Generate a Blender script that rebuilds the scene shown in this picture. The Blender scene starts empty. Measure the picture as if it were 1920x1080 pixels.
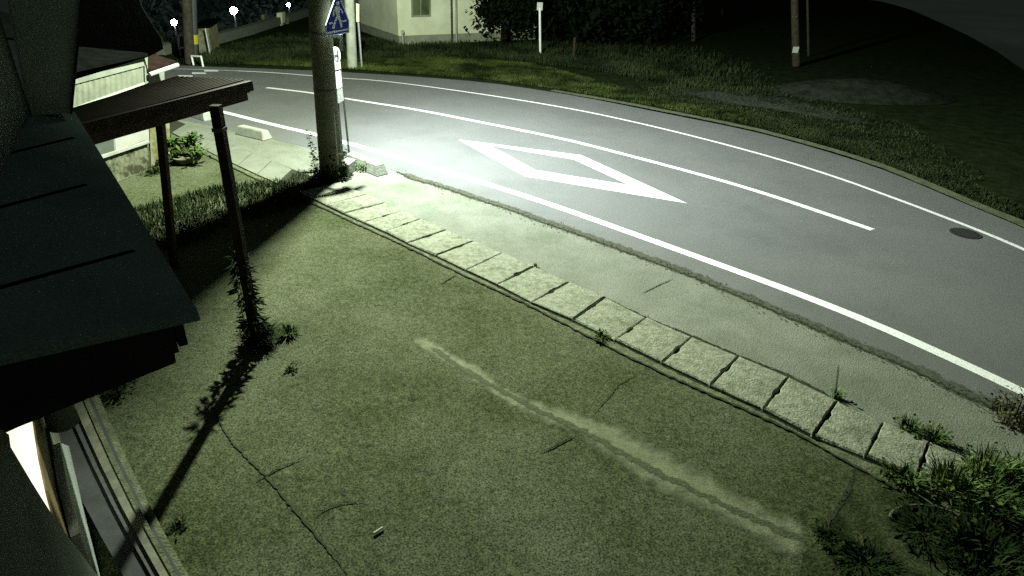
import bpy, bmesh, math, random
from mathutils import Vector, Matrix
random.seed(7)
C = bpy.context.scene.collection

# ------------------------------------------------------------------ camera
F, TH, RO, H = 1199.7, 0.4907, -0.032, 3.8
cr, sr = math.cos(RO), math.sin(RO)
cam_d = bpy.data.cameras.new('camera'); cam = bpy.data.objects.new('camera', cam_d); C.objects.link(cam)
cam_d.sensor_width = 36; cam_d.lens = F / 1920 * 36; cam_d.clip_start = 0.05; cam_d.clip_end = 2000
right = Vector((cr, -sr * math.sin(TH), -sr * math.cos(TH)))
down = Vector((-sr, -cr * math.sin(TH), -cr * math.cos(TH)))
fwd = Vector((0, math.cos(TH), -math.sin(TH)))
m = Matrix.Identity(4)
for i in range(3):
    m[i][0] = right[i]; m[i][1] = -down[i]; m[i][2] = -fwd[i]
m[2][3] = H
cam.matrix_world = m
bpy.context.scene.camera = cam

# ------------------------------------------------------------------ world (night sky) and view
w = bpy.data.worlds.new('World'); bpy.context.scene.world = w; w.use_nodes = True
wn = w.node_tree; bg = wn.nodes['Background']
tc = wn.nodes.new('ShaderNodeTexCoord'); mp = wn.nodes.new('ShaderNodeMapping')
nz = wn.nodes.new('ShaderNodeTexNoise'); nz.inputs['Scale'].default_value = 2.0
rp = wn.nodes.new('ShaderNodeValToRGB')
rp.color_ramp.elements[0].color = (0.60, 0.80, 0.72, 1); rp.color_ramp.elements[1].color = (0.85, 1.0, 0.92, 1)
wn.links.new(tc.outputs['Generated'], mp.inputs[0]); wn.links.new(mp.outputs[0], nz.inputs[0])
wn.links.new(nz.outputs[0], rp.inputs[0]); wn.links.new(rp.outputs[0], bg.inputs[0])
bg.inputs[1].default_value = 0.034
vs = bpy.context.scene.view_settings
vs.view_transform = 'Standard'; vs.look = 'None'; vs.exposure = 0; vs.gamma = 1
sc = bpy.context.scene
sc.cycles.max_bounces = 6; sc.cycles.sample_clamp_indirect = 3.0
sc.cycles.use_denoising = False

# ------------------------------------------------------------------ street light (head is just above the frame, on the utility pole)
LAMP = Vector((-2.99, 11.80, 5.25))
def light(name, loc, power, radius, col, kind='POINT', aim=None, angle=160, blend=1.0, wing=0):
    d = bpy.data.lights.new(name, kind); d.energy = power; d.color = col; d.shadow_soft_size = radius
    o = bpy.data.objects.new(name, d); C.objects.link(o); o.location = loc
    if kind == 'SPOT':
        d.spot_size = math.radians(angle); d.spot_blend = blend
        if wing:      # street-light optics: more intensity towards the sides than straight down
            d.use_nodes = True; n_ = d.node_tree; e_ = n_.nodes['Emission']
            t_ = n_.nodes.new('ShaderNodeTexCoord'); x_ = n_.nodes.new('ShaderNodeSeparateXYZ'); a_ = n_.nodes.new('ShaderNodeMath'); a_.operation = 'ABSOLUTE'
            m_ = n_.nodes.new('ShaderNodeMath'); m_.operation = 'MAXIMUM'; m_.inputs[1].default_value = 0.25
            p_ = n_.nodes.new('ShaderNodeMath'); p_.operation = 'POWER'; p_.inputs[1].default_value = -wing
            n_.links.new(t_.outputs['Normal'], x_.inputs[0]); n_.links.new(x_.outputs[2], a_.inputs[0]); n_.links.new(a_.outputs[0], m_.inputs[0])
            k_ = n_.nodes.new('ShaderNodeMapRange'); k_.interpolation_type = 'SMOOTHSTEP'; k_.inputs[1].default_value = 0.06; k_.inputs[2].default_value = 0.56
            u_ = n_.nodes.new('ShaderNodeMath'); u_.operation = 'MULTIPLY'
            n_.links.new(m_.outputs[0], p_.inputs[0]); n_.links.new(a_.outputs[0], k_.inputs[0]); n_.links.new(p_.outputs[0], u_.inputs[0]); n_.links.new(k_.outputs[0], u_.inputs[1])
            n_.links.new(u_.outputs[0], e_.inputs['Strength'])
        o.rotation_euler = (Vector(aim) - Vector(loc)).to_track_quat('-Z', 'Y').to_euler()
    return o
light('street_lamp_beam', LAMP, 4700, 0.07, (0.89, 1.0, 0.79), 'SPOT', (-2.1, 13.0, 0), 177, 0.25, wing=1.3)
light('street_lamp_road_beam', LAMP + Vector((0.02, 0.03, 0)), 6800, 0.07, (0.85, 0.93, 1.0), 'SPOT', (1.0, 13.9, 0), 122, 1.0)

# ------------------------------------------------------------------ projection helpers: a pixel of the photo to a point on a real plane
def ray(px, py):
    return right * ((px - 960) / F) + down * ((py - 540) / F) + fwd
def G(px, py, z=0.0):
    d = ray(px, py); t = (H - z) / -d.z
    return Vector((0, 0, H)) + d * t
def P(px, py, p0, nrm):
    d = ray(px, py); o = Vector((0, 0, H)); p0 = Vector(p0); nrm = Vector(nrm)
    return o + d * ((p0 - o).dot(nrm) / d.dot(nrm))
def AY(px, py, Y):
    return P(px, py, (0, Y, 0), (0, 1, 0))
UP = Vector((0, 0, 1))
def lerp_list(pts, x):
    if x <= pts[0][0]: a, b = pts[0], pts[1]
    elif x >= pts[-1][0]: a, b = pts[-2], pts[-1]
    else:
        for k in range(len(pts) - 1):
            if pts[k][0] <= x <= pts[k + 1][0]: a, b = pts[k], pts[k + 1]; break
    return a[1] + (b[1] - a[1]) * (x - a[0]) / (b[0] - a[0])

# ------------------------------------------------------------------ materials
def mat(name, c1, c2=None, scale=8, rough=0.85, bump=0.0, bscale=None, detail=6, lo=0.35, hi=0.65,
        c3=None, s3=1.0, lo3=0.45, hi3=0.6, emit=None, es=0, metallic=0, spec=0.3, grain=0.0, gscale=120):
    M = bpy.data.materials.new(name); M.use_nodes = True
    nt = M.node_tree; N = nt.nodes; L = nt.links
    b = N['Principled BSDF']; b.inputs['Roughness'].default_value = rough; b.inputs['Metallic'].default_value = metallic
    b.inputs['Specular IOR Level'].default_value = spec
    geo = N.new('ShaderNodeNewGeometry')
    col = None
    if c2 is not None:
        n = N.new('ShaderNodeTexNoise'); n.inputs['Scale'].default_value = scale; n.inputs['Detail'].default_value = detail
        n.inputs['Roughness'].default_value = 0.65
        L.new(geo.outputs['Position'], n.inputs['Vector'])
        r = N.new('ShaderNodeValToRGB'); r.color_ramp.elements[0].position = lo; r.color_ramp.elements[1].position = hi
        r.color_ramp.elements[0].color = (*c1, 1); r.color_ramp.elements[1].color = (*c2, 1)
        L.new(n.outputs[0], r.inputs[0]); col = r.outputs[0]
        if c3 is not None:
            n3 = N.new('ShaderNodeTexNoise'); n3.inputs['Scale'].default_value = s3; n3.inputs['Detail'].default_value = 8
            n3.inputs['Roughness'].default_value = 0.7
            L.new(geo.outputs['Position'], n3.inputs['Vector'])
            r3 = N.new('ShaderNodeMapRange'); r3.inputs[1].default_value = lo3; r3.inputs[2].default_value = hi3
            L.new(n3.outputs[0], r3.inputs[0])
            mx = N.new('ShaderNodeMix'); mx.data_type = 'RGBA'
            L.new(r3.outputs[0], mx.inputs[0]); L.new(col, mx.inputs[6]); mx.inputs[7].default_value = (*c3, 1)
            col = mx.outputs[2]
        if grain:
            g = N.new('ShaderNodeTexNoise'); g.inputs['Scale'].default_value = gscale; g.inputs['Detail'].default_value = 3
            L.new(geo.outputs['Position'], g.inputs['Vector'])
            gr = N.new('ShaderNodeMapRange'); gr.inputs[1].default_value = 0.3; gr.inputs[2].default_value = 0.7
            gr.inputs[3].default_value = 1 - grain; gr.inputs[4].default_value = 1 + grain
            L.new(g.outputs[0], gr.inputs[0])
            ml = N.new('ShaderNodeVectorMath'); ml.operation = 'SCALE'
            L.new(col, ml.inputs[0]); L.new(gr.outputs[0], ml.inputs['Scale']); col = ml.outputs[0]
        L.new(col, b.inputs['Base Color'])
    else:
        b.inputs['Base Color'].default_value = (*c1, 1)
    if bump:
        n2 = N.new('ShaderNodeTexNoise'); n2.inputs['Scale'].default_value = bscale or scale * 3; n2.inputs['Detail'].default_value = 6
        L.new(geo.outputs['Position'], n2.inputs['Vector'])
        bp = N.new('ShaderNodeBump'); bp.inputs['Strength'].default_value = min(1, bump); bp.inputs['Distance'].default_value = 0.02 * max(1, bump)
        L.new(n2.outputs[0], bp.inputs['Height']); L.new(bp.outputs[0], b.inputs['Normal'])
    if emit:
        b.inputs['Emission Color'].default_value = (*emit, 1); b.inputs['Emission Strength'].default_value = es
    return M
M = {}
M['soil'] = mat('dark_grassy_soil', (0.008, 0.013, 0.006), (0.022, 0.030, 0.012), 3, 1, 0.8, 20, spec=0)
M['terrace'] = mat('pale_terrace', (0.30, 0.33, 0.30), (0.42, 0.44, 0.42), 0.05, 1)
M['asphalt'] = mat('asphalt', (0.112, 0.117, 0.112), (0.130, 0.135, 0.130), 0.6, 0.8, 0.5, 150, grain=0.55, gscale=110, c3=(0.095, 0.10, 0.094), s3=0.35, lo3=0.5, hi3=0.7)
M['asphalt_side'] = mat('worn_pavement', (0.125, 0.138, 0.105), (0.17, 0.18, 0.145), 2.0, 0.9, 0.6, 70, grain=0.32, gscale=70,
                        c3=(0.085, 0.105, 0.062), s3=0.9, lo3=0.5, hi3=0.75)
M['yard'] = mat('mossy_concrete', (0.018, 0.025, 0.009), (0.062, 0.073, 0.034), 15, 0.95, 0.15, 90, detail=14, lo=0.32, hi=0.68,
                c3=(0.108, 0.117, 0.076), s3=0.45, lo3=0.40, hi3=0.80, grain=0.9, gscale=80, spec=0.05)
M['stain'] = mat('cement_patch', (0.10, 0.11, 0.062), (0.145, 0.155, 0.092), 9, 0.95, 0.3, 60, grain=0.45, gscale=95)
M['sill_moss'] = mat('mossy_sill', (0.035, 0.042, 0.02), (0.06, 0.07, 0.035), 20)
M['block'] = mat('kerb_block_concrete', (0.22, 0.24, 0.20), (0.34, 0.36, 0.31), 8, 0.9, 0.4, 50)
M['soft_crack'] = mat('mossy_joint', (0.016, 0.023, 0.009), (0.034, 0.044, 0.018), 30, 1)
M['edge_dirt'] = mat('edge_dirt', (0.035, 0.04, 0.024), (0.075, 0.08, 0.055), 20, 1)
M['dirt'] = mat('dirt', (0.012, 0.017, 0.007), (0.048, 0.056, 0.028), 5, 1, 0.5, 30, grain=0.7, gscale=60, spec=0)
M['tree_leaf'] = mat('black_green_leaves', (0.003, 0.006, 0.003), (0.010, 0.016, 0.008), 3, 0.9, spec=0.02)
M['sash'] = mat('dull_white_sash', (0.22, 0.23, 0.20), (0.28, 0.29, 0.26), 6, 0.6)
M['dark_bark'] = mat('dark_bark', (0.006, 0.005, 0.004), (0.014, 0.012, 0.009), 8, 0.9, spec=0)
M['dry'] = mat('dry_olive_leaves', (0.05, 0.05, 0.022), (0.11, 0.10, 0.05), 9, 0.9)
M['groove'] = mat('moss_groove', (0.04, 0.05, 0.022), (0.07, 0.08, 0.042), 20, 1, 0.6, 60)
M['crack'] = mat('dirt_in_joint', (0.010, 0.013, 0.006), (0.03, 0.035, 0.015), 30, 1)
M['lid'] = mat('lid_concrete', (0.10, 0.113, 0.072), (0.225, 0.24, 0.18), 14, 0.95, 0.7, 50, detail=9, lo=0.3, hi=0.6, grain=0.25, gscale=60,
               c3=(0.07, 0.08, 0.035), s3=5, lo3=0.55, hi3=0.75)
M['curb'] = mat('curb_concrete', (0.05, 0.06, 0.028), (0.12, 0.13, 0.075), 8, 0.95, 0.7, 50, grain=0.3, gscale=60)
M['white_line'] = mat('road_paint', (0.20, 0.21, 0.205), (0.78, 0.80, 0.78), 38, 0.7, 0.3, 120, detail=10, lo=0.32, hi=0.44)
M['old_line'] = mat('worn_road_paint', (0.22, 0.24, 0.22), (0.6, 0.62, 0.58), 22, 0.7, 0.2, 100, lo=0.3, hi=0.55)
M['pole'] = mat('pole_concrete', (0.085, 0.088, 0.058), (0.12, 0.122, 0.082), 3, 0.9, 0.3, 40)
M['pale_pole'] = mat('pale_concrete_pole', (0.25, 0.27, 0.22), (0.38, 0.4, 0.33), 5, 0.9, 0.2)
M['steel'] = mat('galvanised_steel', (0.30, 0.32, 0.33), (0.45, 0.47, 0.48), 20, 0.45, metallic=0.6)
M['dark_steel'] = mat('dark_steel', (0.03, 0.033, 0.035), (0.06, 0.062, 0.06), 20, 0.6)
M['white'] = mat('white_enamel', (0.72, 0.73, 0.70), (0.8, 0.81, 0.78), 6, 0.4)
M['faded'] = mat('faded_print', (0.35, 0.37, 0.36), (0.5, 0.52, 0.5), 30, 0.5)
M['blue'] = mat('sign_blue', (0.012, 0.025, 0.22), (0.02, 0.04, 0.30), 12, 0.45)
M['sign_white'] = mat('sign_white', (0.60, 0.66, 0.72), (0.7, 0.75, 0.8), 12, 0.45)
M['red'] = mat('faded_red', (0.4, 0.12, 0.10))
M['wood'] = mat('weathered_wood', (0.014, 0.010, 0.006), (0.040, 0.026, 0.017), 9, 0.85, 0.6, 60)
M['reddish'] = mat('red_brown_fascia', (0.03, 0.02, 0.010), (0.06, 0.032, 0.018), 5, 0.8, 0.4, 40)
M['sheet'] = mat('corrugated_plastic_sheet', (0.022, 0.017, 0.010), (0.040, 0.030, 0.019), 4, 0.9, spec=0.05)
M['metal_roof'] = mat('blue_green_metal_roof', (0.16, 0.235, 0.21), (0.23, 0.31, 0.285), 2.0, 0.9, 0.1, 90, grain=0.35, gscale=120, spec=0.0)
M['eave_dark'] = mat('dark_eave_board', (0.02, 0.022, 0.022), (0.04, 0.042, 0.04), 6, 0.8)
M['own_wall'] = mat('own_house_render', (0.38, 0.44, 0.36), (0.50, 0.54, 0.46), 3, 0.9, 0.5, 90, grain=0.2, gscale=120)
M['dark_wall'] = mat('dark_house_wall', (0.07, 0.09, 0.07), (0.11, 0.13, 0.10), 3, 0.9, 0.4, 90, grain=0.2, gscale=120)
M['alu'] = mat('aluminium_rail', (0.35, 0.40, 0.38), (0.5, 0.55, 0.5), 8, 0.4, metallic=0.3)
M['brass'] = mat('bronze_rail', (0.14, 0.10, 0.05), (0.22, 0.16, 0.08), 8, 0.5)
M['track'] = mat('dusty_track', (0.07, 0.075, 0.05), (0.16, 0.16, 0.11), 6, 0.8, grain=0.3)
M['lit_glass'] = mat('lit_window_glass', (0.8, 0.75, 0.65), emit=(1.0, 0.90, 0.70), es=1.1)
M['siding'] = mat('corrugated_siding', (0.07, 0.077, 0.056), (0.11, 0.118, 0.085), 6, 0.8, c3=(0.10, 0.09, 0.05), s3=4, lo3=0.62, hi3=0.74)
M['siding_dirty'] = mat('stained_siding', (0.09, 0.098, 0.06), (0.15, 0.16, 0.105), 6, 0.8, c3=(0.035, 0.035, 0.015), s3=5, lo3=0.47, hi3=0.56)
M['flash'] = mat('pale_flashing', (0.085, 0.095, 0.075), (0.12, 0.13, 0.105), 5, 0.8)
M['mossy_wall'] = mat('mossy_wall', (0.09, 0.085, 0.022), (0.17, 0.175, 0.12), 5, 0.9, lo=0.42, hi=0.58)
M['roof_shaded'] = mat('shaded_roof_tile', (0.0018, 0.002, 0.002), (0.0035, 0.004, 0.0035), 8, 0.9, 0.4, 30, spec=0)  # near-black: the missing lamp light on the neighbour roof is put into the colour
M['roof_red'] = mat('rusty_roof', (0.008, 0.005, 0.0045), (0.014, 0.009, 0.007), 8, 0.9, spec=0)
M['glass'] = mat('frosted_pane', (0.055, 0.065, 0.055), (0.09, 0.10, 0.09), 2, 0.3)
M['curtain'] = mat('white_curtain', (0.22, 0.23, 0.20), (0.28, 0.29, 0.26), 4, 0.9)
M['house_wall'] = mat('cream_wall', (0.50, 0.54, 0.38), (0.66, 0.69, 0.52), 1.2, 0.9)
M['foundation'] = mat('foundation', (0.16, 0.18, 0.13), (0.26, 0.28, 0.2), 3, 0.9)
M['window_dark'] = mat('dark_window', (0.04, 0.06, 0.03), (0.12, 0.15, 0.07), 1.2, 0.3)
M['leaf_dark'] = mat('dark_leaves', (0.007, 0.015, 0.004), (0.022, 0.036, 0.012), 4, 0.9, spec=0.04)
M['leaf'] = mat('green_leaves', (0.022, 0.045, 0.010), (0.07, 0.11, 0.028), 9, 0.8, spec=0.1)
M['leaf_bright'] = mat('bright_leaves', (0.05, 0.09, 0.018), (0.12, 0.18, 0.045), 12, 0.7)
M['grass'] = mat('grass_blades', (0.009, 0.017, 0.005), (0.075, 0.100, 0.026), 0.5, 0.9, detail=8, lo=0.42, hi=0.64, spec=0.03)
M['bank'] = mat('dull_bank_and_unlit_verge', (0.010, 0.016, 0.007), (0.040, 0.052, 0.022), 0.6, 0.9, detail=8, lo=0.4, hi=0.65, spec=0.0)
M['gravel'] = mat('pale_gravel', (0.012, 0.016, 0.009), (0.062, 0.068, 0.052), 10, 1, 0.9, 50, grain=0.4, gscale=40)
def soften(m_, nscale=6):
    nt = m_.node_tree; N = nt.nodes; L = nt.links; b = N['Principled BSDF']
    at = N.new('ShaderNodeAttribute'); at.attribute_name = 'inside'; g_ = N.new('ShaderNodeNewGeometry')
    n_ = N.new('ShaderNodeTexNoise'); n_.inputs['Scale'].default_value = nscale; n_.inputs['Detail'].default_value = 12; n_.inputs['Roughness'].default_value = 0.75; L.new(g_.outputs['Position'], n_.inputs['Vector'])
    ad = N.new('ShaderNodeMath'); ad.operation = 'ADD'; L.new(at.outputs['Fac'], ad.inputs[0]); L.new(n_.outputs[0], ad.inputs[1])
    mr = N.new('ShaderNodeMapRange'); mr.inputs[1].default_value = 0.68; mr.inputs[2].default_value = 1.0; L.new(ad.outputs[0], mr.inputs[0]); L.new(mr.outputs[0], b.inputs['Alpha'])
soften(M['gravel'], 2.5); soften(M['stain'], 7); soften(M['groove'], 12); soften(M['edge_dirt'], 10)
M['pale_spot'] = mat('pale_spot', (0.085, 0.095, 0.05), (0.13, 0.138, 0.08), 9, 0.95); soften(M['pale_spot'], 9)
M['bark'] = mat('bark', (0.02, 0.016, 0.010), (0.05, 0.04, 0.026), 8, 0.9, 0.8, 30)
M['iron'] = mat('cast_iron', (0.012, 0.013, 0.012), (0.03, 0.03, 0.028), 30, 0.8, 0.9, 60)
M['lamp'] = mat('lit_lamp', (0.9, 0.9, 0.9), emit=(0.86, 0.92, 1.0), es=420)
M['yellow'] = mat('yellow_band', (0.35, 0.30, 0.03))
M['stick'] = mat('pale_stick', (0.4, 0.4, 0.3))
M['bluish'] = mat('blue_grey_leaf', (0.012, 0.024, 0.022), (0.03, 0.05, 0.036), 3, 0.9, spec=0.05)

# ------------------------------------------------------------------ object helpers
def tag(o, label=None, cat=None, group=None, kind=None):
    if label: o['label'] = label
    if cat: o['category'] = cat
    if group: o['group'] = group
    if kind: o['kind'] = kind
    return o
def obj(name, bm, material, parent=None, smooth=False, recalc=True):
    if recalc: bmesh.ops.recalc_face_normals(bm, faces=bm.faces)
    me = bpy.data.meshes.new(name); bm.to_mesh(me); bm.free(); me.materials.append(material)
    if smooth: me.shade_smooth(); me.set_sharp_from_angle(angle=0.7)
    o = bpy.data.objects.new(name, me); C.objects.link(o)
    if parent:
        o.parent = parent; o.matrix_parent_inverse = parent.matrix_world.inverted()
    return o
def thing(name, label, cat, loc, group=None):
    o = bpy.data.objects.new(name, None); C.objects.link(o); o.location = loc; o.empty_display_size = 0.2
    o.matrix_world = Matrix.Translation(loc)
    return tag(o, label, cat, group)
def prism(bm, pts, off):
    """polygon pts extruded by vector off"""
    a = [bm.verts.new(p) for p in pts]; b = [bm.verts.new(Vector(p) + off) for p in pts]
    n = len(pts)
    bm.faces.new(a); bm.faces.new(b[::-1])
    for i in range(n): bm.faces.new((a[i], b[i], b[(i + 1) % n], a[(i + 1) % n]))
    return bm
def poly(bm, pts):
    bm.faces.new([bm.verts.new(p) for p in pts]); return bm
def tube(bm, a, b, r1, r2=None, n=12):
    a = Vector(a); b = Vector(b); r2 = r1 if r2 is None else r2
    q = (b - a).to_track_quat('Z', 'Y')
    A = [bm.verts.new(a + q @ Vector((r1 * math.cos(t), r1 * math.sin(t), 0))) for t in [2 * math.pi * k / n for k in range(n)]]
    B = [bm.verts.new(b + q @ Vector((r2 * math.cos(t), r2 * math.sin(t), 0))) for t in [2 * math.pi * k / n for k in range(n)]]
    for i in range(n): bm.faces.new((A[i], A[(i + 1) % n], B[(i + 1) % n], B[i]))
    bm.faces.new(A[::-1]); bm.faces.new(B)
    return bm
def bar(bm, a, b, w, h, up=UP):
    """rectangular bar from a to b"""
    a = Vector(a); b = Vector(b); d = (b - a).normalized(); s = d.cross(up).normalized(); u = s.cross(d).normalized()
    pts = [a + s * (w / 2) * i + u * (h / 2) * j for i, j in ((-1, -1), (1, -1), (1, 1), (-1, 1))]
    return prism(bm, pts, b - a)
def box(bm, c, sx, sy, sz, rz=0.0):
    R = Matrix.Rotation(rz, 3, 'Z'); c = Vector(c)
    pts = [c + R @ Vector((sx / 2 * i, sy / 2 * j, 0)) for i, j in ((-1, -1), (1, -1), (1, 1), (-1, 1))]
    return prism(bm, pts, Vector((0, 0, sz)))
def resample(pts, step):
    out = [pts[0]]
    for a, b in zip(pts[:-1], pts[1:]):
        n = max(1, int((b - a).length / step))
        for k in range(1, n + 1): out.append(a.lerp(b, k / n))
    return out
def smooth_poly(pts, it=2):
    for _ in range(it):
        q = [pts[0]]
        for a, b in zip(pts[:-1], pts[1:]):
            q += [a.lerp(b, 0.25), a.lerp(b, 0.75)]
        q.append(pts[-1]); pts = q
    return pts
def ribbon(bm, pts, width, z, jit=0.0, taper=False):
    pts = [Vector((p.x, p.y, z)) for p in pts]
    L = []; n = len(pts)
    for i, p in enumerate(pts):
        d = (pts[min(i + 1, n - 1)] - pts[max(i - 1, 0)]).normalized(); s = Vector((-d.y, d.x, 0))
        w_ = width / 2 * (1 + random.uniform(-jit, jit))
        w2 = width / 2 * (1 + random.uniform(-jit, jit))
        if taper: k = min(1, 4 * min(i, n - 1 - i) / n + 0.1); w_ *= k; w2 *= k
        L.append((bm.verts.new(p + s * w_), bm.verts.new(p - s * w2)))
    for a, b in zip(L[:-1], L[1:]): bm.faces.new((a[0], a[1], b[1], b[0]))
    return bm
def between(bm, A, B, z):
    """sheet between two polylines with equal number of points"""
    a = [bm.verts.new((p.x, p.y, z)) for p in A]; b = [bm.verts.new((p.x, p.y, z)) for p in B]
    for i in range(len(a) - 1): bm.faces.new((a[i], a[i + 1], b[i + 1], b[i]))
    return bm
def samp(pts, n):
    """n points evenly along polyline"""
    L = [0]
    for a, b in zip(pts[:-1], pts[1:]): L.append(L[-1] + (b - a).length)
    out = []
    for k in range(n):
        t = L[-1] * k / (n - 1); j = 0
        while j < len(pts) - 2 and L[j + 1] < t: j += 1
        u = (t - L[j]) / max(1e-9, L[j + 1] - L[j]); out.append(pts[j].lerp(pts[j + 1], min(1, u)))
    return out
def GP(l, z=0): return [G(x, y, z) for x, y in l]
def inside(p, poly_):
    x, y = p[0], p[1]; c = False; j = len(poly_) - 1
    for i in range(len(poly_)):
        xi, yi, xj, yj = poly_[i][0], poly_[i][1], poly_[j][0], poly_[j][1]
        if (yi > y) != (yj > y) and x < (xj - xi) * (y - yi) / (yj - yi) + xi: c = not c
        j = i
    return c
def blade(bm, p, h, w_, lean, az):
    d = Vector((math.cos(az), math.sin(az), 0)); s = Vector((-d.y, d.x, 0)) * w_ / 2
    p = Vector(p); q = p + d * lean * 0.35 + UP * h * 0.6; t = p + d * lean + UP * h * random.uniform(0.75, 1)
    a, b = bm.verts.new(p - s), bm.verts.new(p + s); c, e = bm.verts.new(q + s * 0.8), bm.verts.new(q - s * 0.8); f = bm.verts.new(t)
    bm.faces.new((a, b, c, e)); bm.faces.new((e, c, f))
def leaf(bm, p, L, w_, az, pitch):
    d = Vector((math.cos(az) * math.cos(pitch), math.sin(az) * math.cos(pitch), math.sin(pitch)))
    s = d.cross(UP); s = s.normalized() * w_ / 2 if s.length > 1e-3 else Vector((w_ / 2, 0, 0))
    s = Matrix.Rotation(random.uniform(-0.7, 0.7), 3, d) @ s
    p = Vector(p); m1 = p + d * L * 0.45; e = p + d * L - UP * L * 0.15
    a = bm.verts.new(p); b = bm.verts.new(m1 + s); c = bm.verts.new(e); f = bm.verts.new(m1 - s)
    bm.faces.new((a, b, c)); bm.faces.new((a, c, f))
def tuft(name, p, r, h, n, material, label, cat='weed', group=None, bladew=0.012, leafy=0, parent=None):
    bm = bmesh.new()
    for _ in range(n):
        a = random.uniform(0, 6.28); rr = r * math.sqrt(random.random()) * 0.6
        blade(bm, Vector(p) + Vector((rr * math.cos(a), rr * math.sin(a), 0)), h * random.uniform(0.4, 1), bladew,
              r * random.uniform(0.1, 0.9), a + random.uniform(-0.8, 0.8))
    for _ in range(leafy):
        a = random.uniform(0, 6.28); rr = r * math.sqrt(random.random())
        leaf(bm, Vector(p) + Vector((rr * math.cos(a), rr * math.sin(a), random.uniform(0.1, 1) ** 1.2 * h * 0.9)), random.uniform(0.03, 0.07),
             random.uniform(0.012, 0.03), a + random.uniform(-1, 1), random.uniform(-0.5, 0.8))
    o = obj(name, bm, material, parent, recalc=False)
    return tag(o, label, cat, group) if not parent else o
def leaf_cloud(bm, c, rx, ry, rz, n, size, flat=0.3):
    c = Vector(c)
    clumps = []
    for _ in range(max(5, n // 130)):
        u = Vector((random.gauss(0, 1), random.gauss(0, 1), random.gauss(0, 1))).normalized() * random.uniform(0.35, 0.95)
        clumps.append((u, random.uniform(0.18, 0.38)))
    for _ in range(n):
        u, k = random.choice(clumps)
        v = u + Vector((random.gauss(0, 1), random.gauss(0, 1), random.gauss(0, 1))) * k * 0.6
        leaf(bm, c + Vector((v.x * rx, v.y * ry, v.z * rz)), size * random.uniform(0.6, 1.5), size * random.uniform(0.4, 0.8),
             random.uniform(0, 6.28), random.uniform(-1, 1))
def structure(name, bm, material, smooth=False):
    return tag(obj(name, bm, material, None, smooth), kind='structure')

# ================================================================== SETTING
# ---- terrain: flat ground that breaks at a crest and falls to a lower terrace
crest_px = [(-400, 160), (300, 106), (336, 94), (400, 80), (460, 63), (540, 38), (580, 27), (750, -22), (1300, -30), (1640, 0), (1700, 16), (1780, 50),
            (1850, 84), (1920, 130), (2050, 215), (2300, 380)]
cr_pol = []
for x, y in crest_px:
    g = G(x, y); cr_pol.append((math.atan2(g.x, g.y), math.hypot(g.x, g.y)))
cr_pol.sort()
def crest(a):
    if a <= cr_pol[0][0]: return cr_pol[0][1]
    if a >= cr_pol[-1][0]: return cr_pol[-1][1]
    return lerp_list(cr_pol, a)
bm = bmesh.new(); rings = []
NA = 360
fr = [0.02, 0.3, 0.6, 0.8, 0.95, 1.0]
for i in range(NA):
    a = -math.pi + 2 * math.pi * i / NA; R_ = crest(a) * (1 + random.uniform(-.006, .006))
    jz = random.uniform(-0.02, 0.06)
    col = [Vector((math.sin(a) * R_ * f, math.cos(a) * R_ * f, -0.03 + (jz if f > 0.96 else 0))) for f in fr]
    col += [Vector((math.sin(a) * (R_ + d), math.cos(a) * (R_ + d), z)) for d, z in ((3, -1.2), (9, -4.2), (14, -5))]
    rings.append([bm.verts.new(v) for v in col])
bm.verts.ensure_lookup_table()
for i in range(NA):
    A, B = rings[i], rings[(i + 1) % NA]
    for k in range(len(A) - 1): bm.faces.new((A[k], A[k + 1], B[k + 1], B[k]))
bm.faces.new([r[0] for r in rings])
ground = structure('ground', bm, M['soil'])
bm = bmesh.new(); rr = []
for i in range(120):
    a = 2 * math.pi * i / 120 - math.pi; R_ = crest(a) + 13.5
    rr.append((bm.verts.new((math.sin(a) * R_, math.cos(a) * R_, -4.97)), bm.verts.new((math.sin(a) * 1500, math.cos(a) * 1500, -4.97))))
for i in range(120):
    a, b = rr[i], rr[(i + 1) % 120]; bm.faces.new((a[0], a[1], b[1], b[0]))
structure('lower_terrain', bm, M['terrace'])

# ---- road
far_edge = [(150, 112), (300, 121), (446, 127), (560, 131), (660, 136), (785, 144), (910, 154), (1035, 172), (1140, 191), (1228, 209), (1399, 243), (1484, 265),
            (1587, 295), (1676, 325), (1826, 389), (1920, 427), (2100, 512)]
crack = [(150, 205), (300, 216), (420, 240), (520, 262), (620, 288), (700, 308), (738, 319), (773, 337), (827, 350), (901, 377), (954, 392), (998, 410), (1027, 420), (1118, 452), (1199, 482),
         (1252, 501), (1315, 526), (1393, 559), (1500, 605), (1590, 643), (1677, 680), (1736, 706), (1792, 735), (1858, 763), (1903, 784), (2100, 880)]
lid_road = [(150, 175), (300, 214), (380, 245), (480, 290), (560, 322), (640, 350), (690, 371), (744, 401), (830, 433), (886, 458), (942, 478), (998, 501), (1069, 533), (1125, 554), (1213, 596),
            (1294, 628), (1382, 666), (1484, 705), (1533, 730), (1573, 754), (1662, 798), (1773, 836), (1818, 861), (2000, 950)]
curb_yard = [(240, 218), (320, 257), (391, 293), (461, 327), (520, 355), (584, 381), (676, 424), (764, 464), (859, 512), (927, 543), (993, 574), (1111, 636), (1213, 687),
             (1326, 738), (1463, 798), (1518, 828), (1603, 876), (1700, 925), (1900, 1030)]
def ext(pts, d=9.0): return pts + [pts[-1] + (pts[-1] - pts[-2]).normalized() * d]
FE, CK, LR, CY = (ext(smooth_poly(GP(l), 1)) for l in (far_edge, crack, lid_road, curb_yard))
N_ = 170
bm = bmesh.new(); between(bm, samp(FE, N_), samp(CK, N_), 0.0); structure('road', bm, M['asphalt'])
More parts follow.
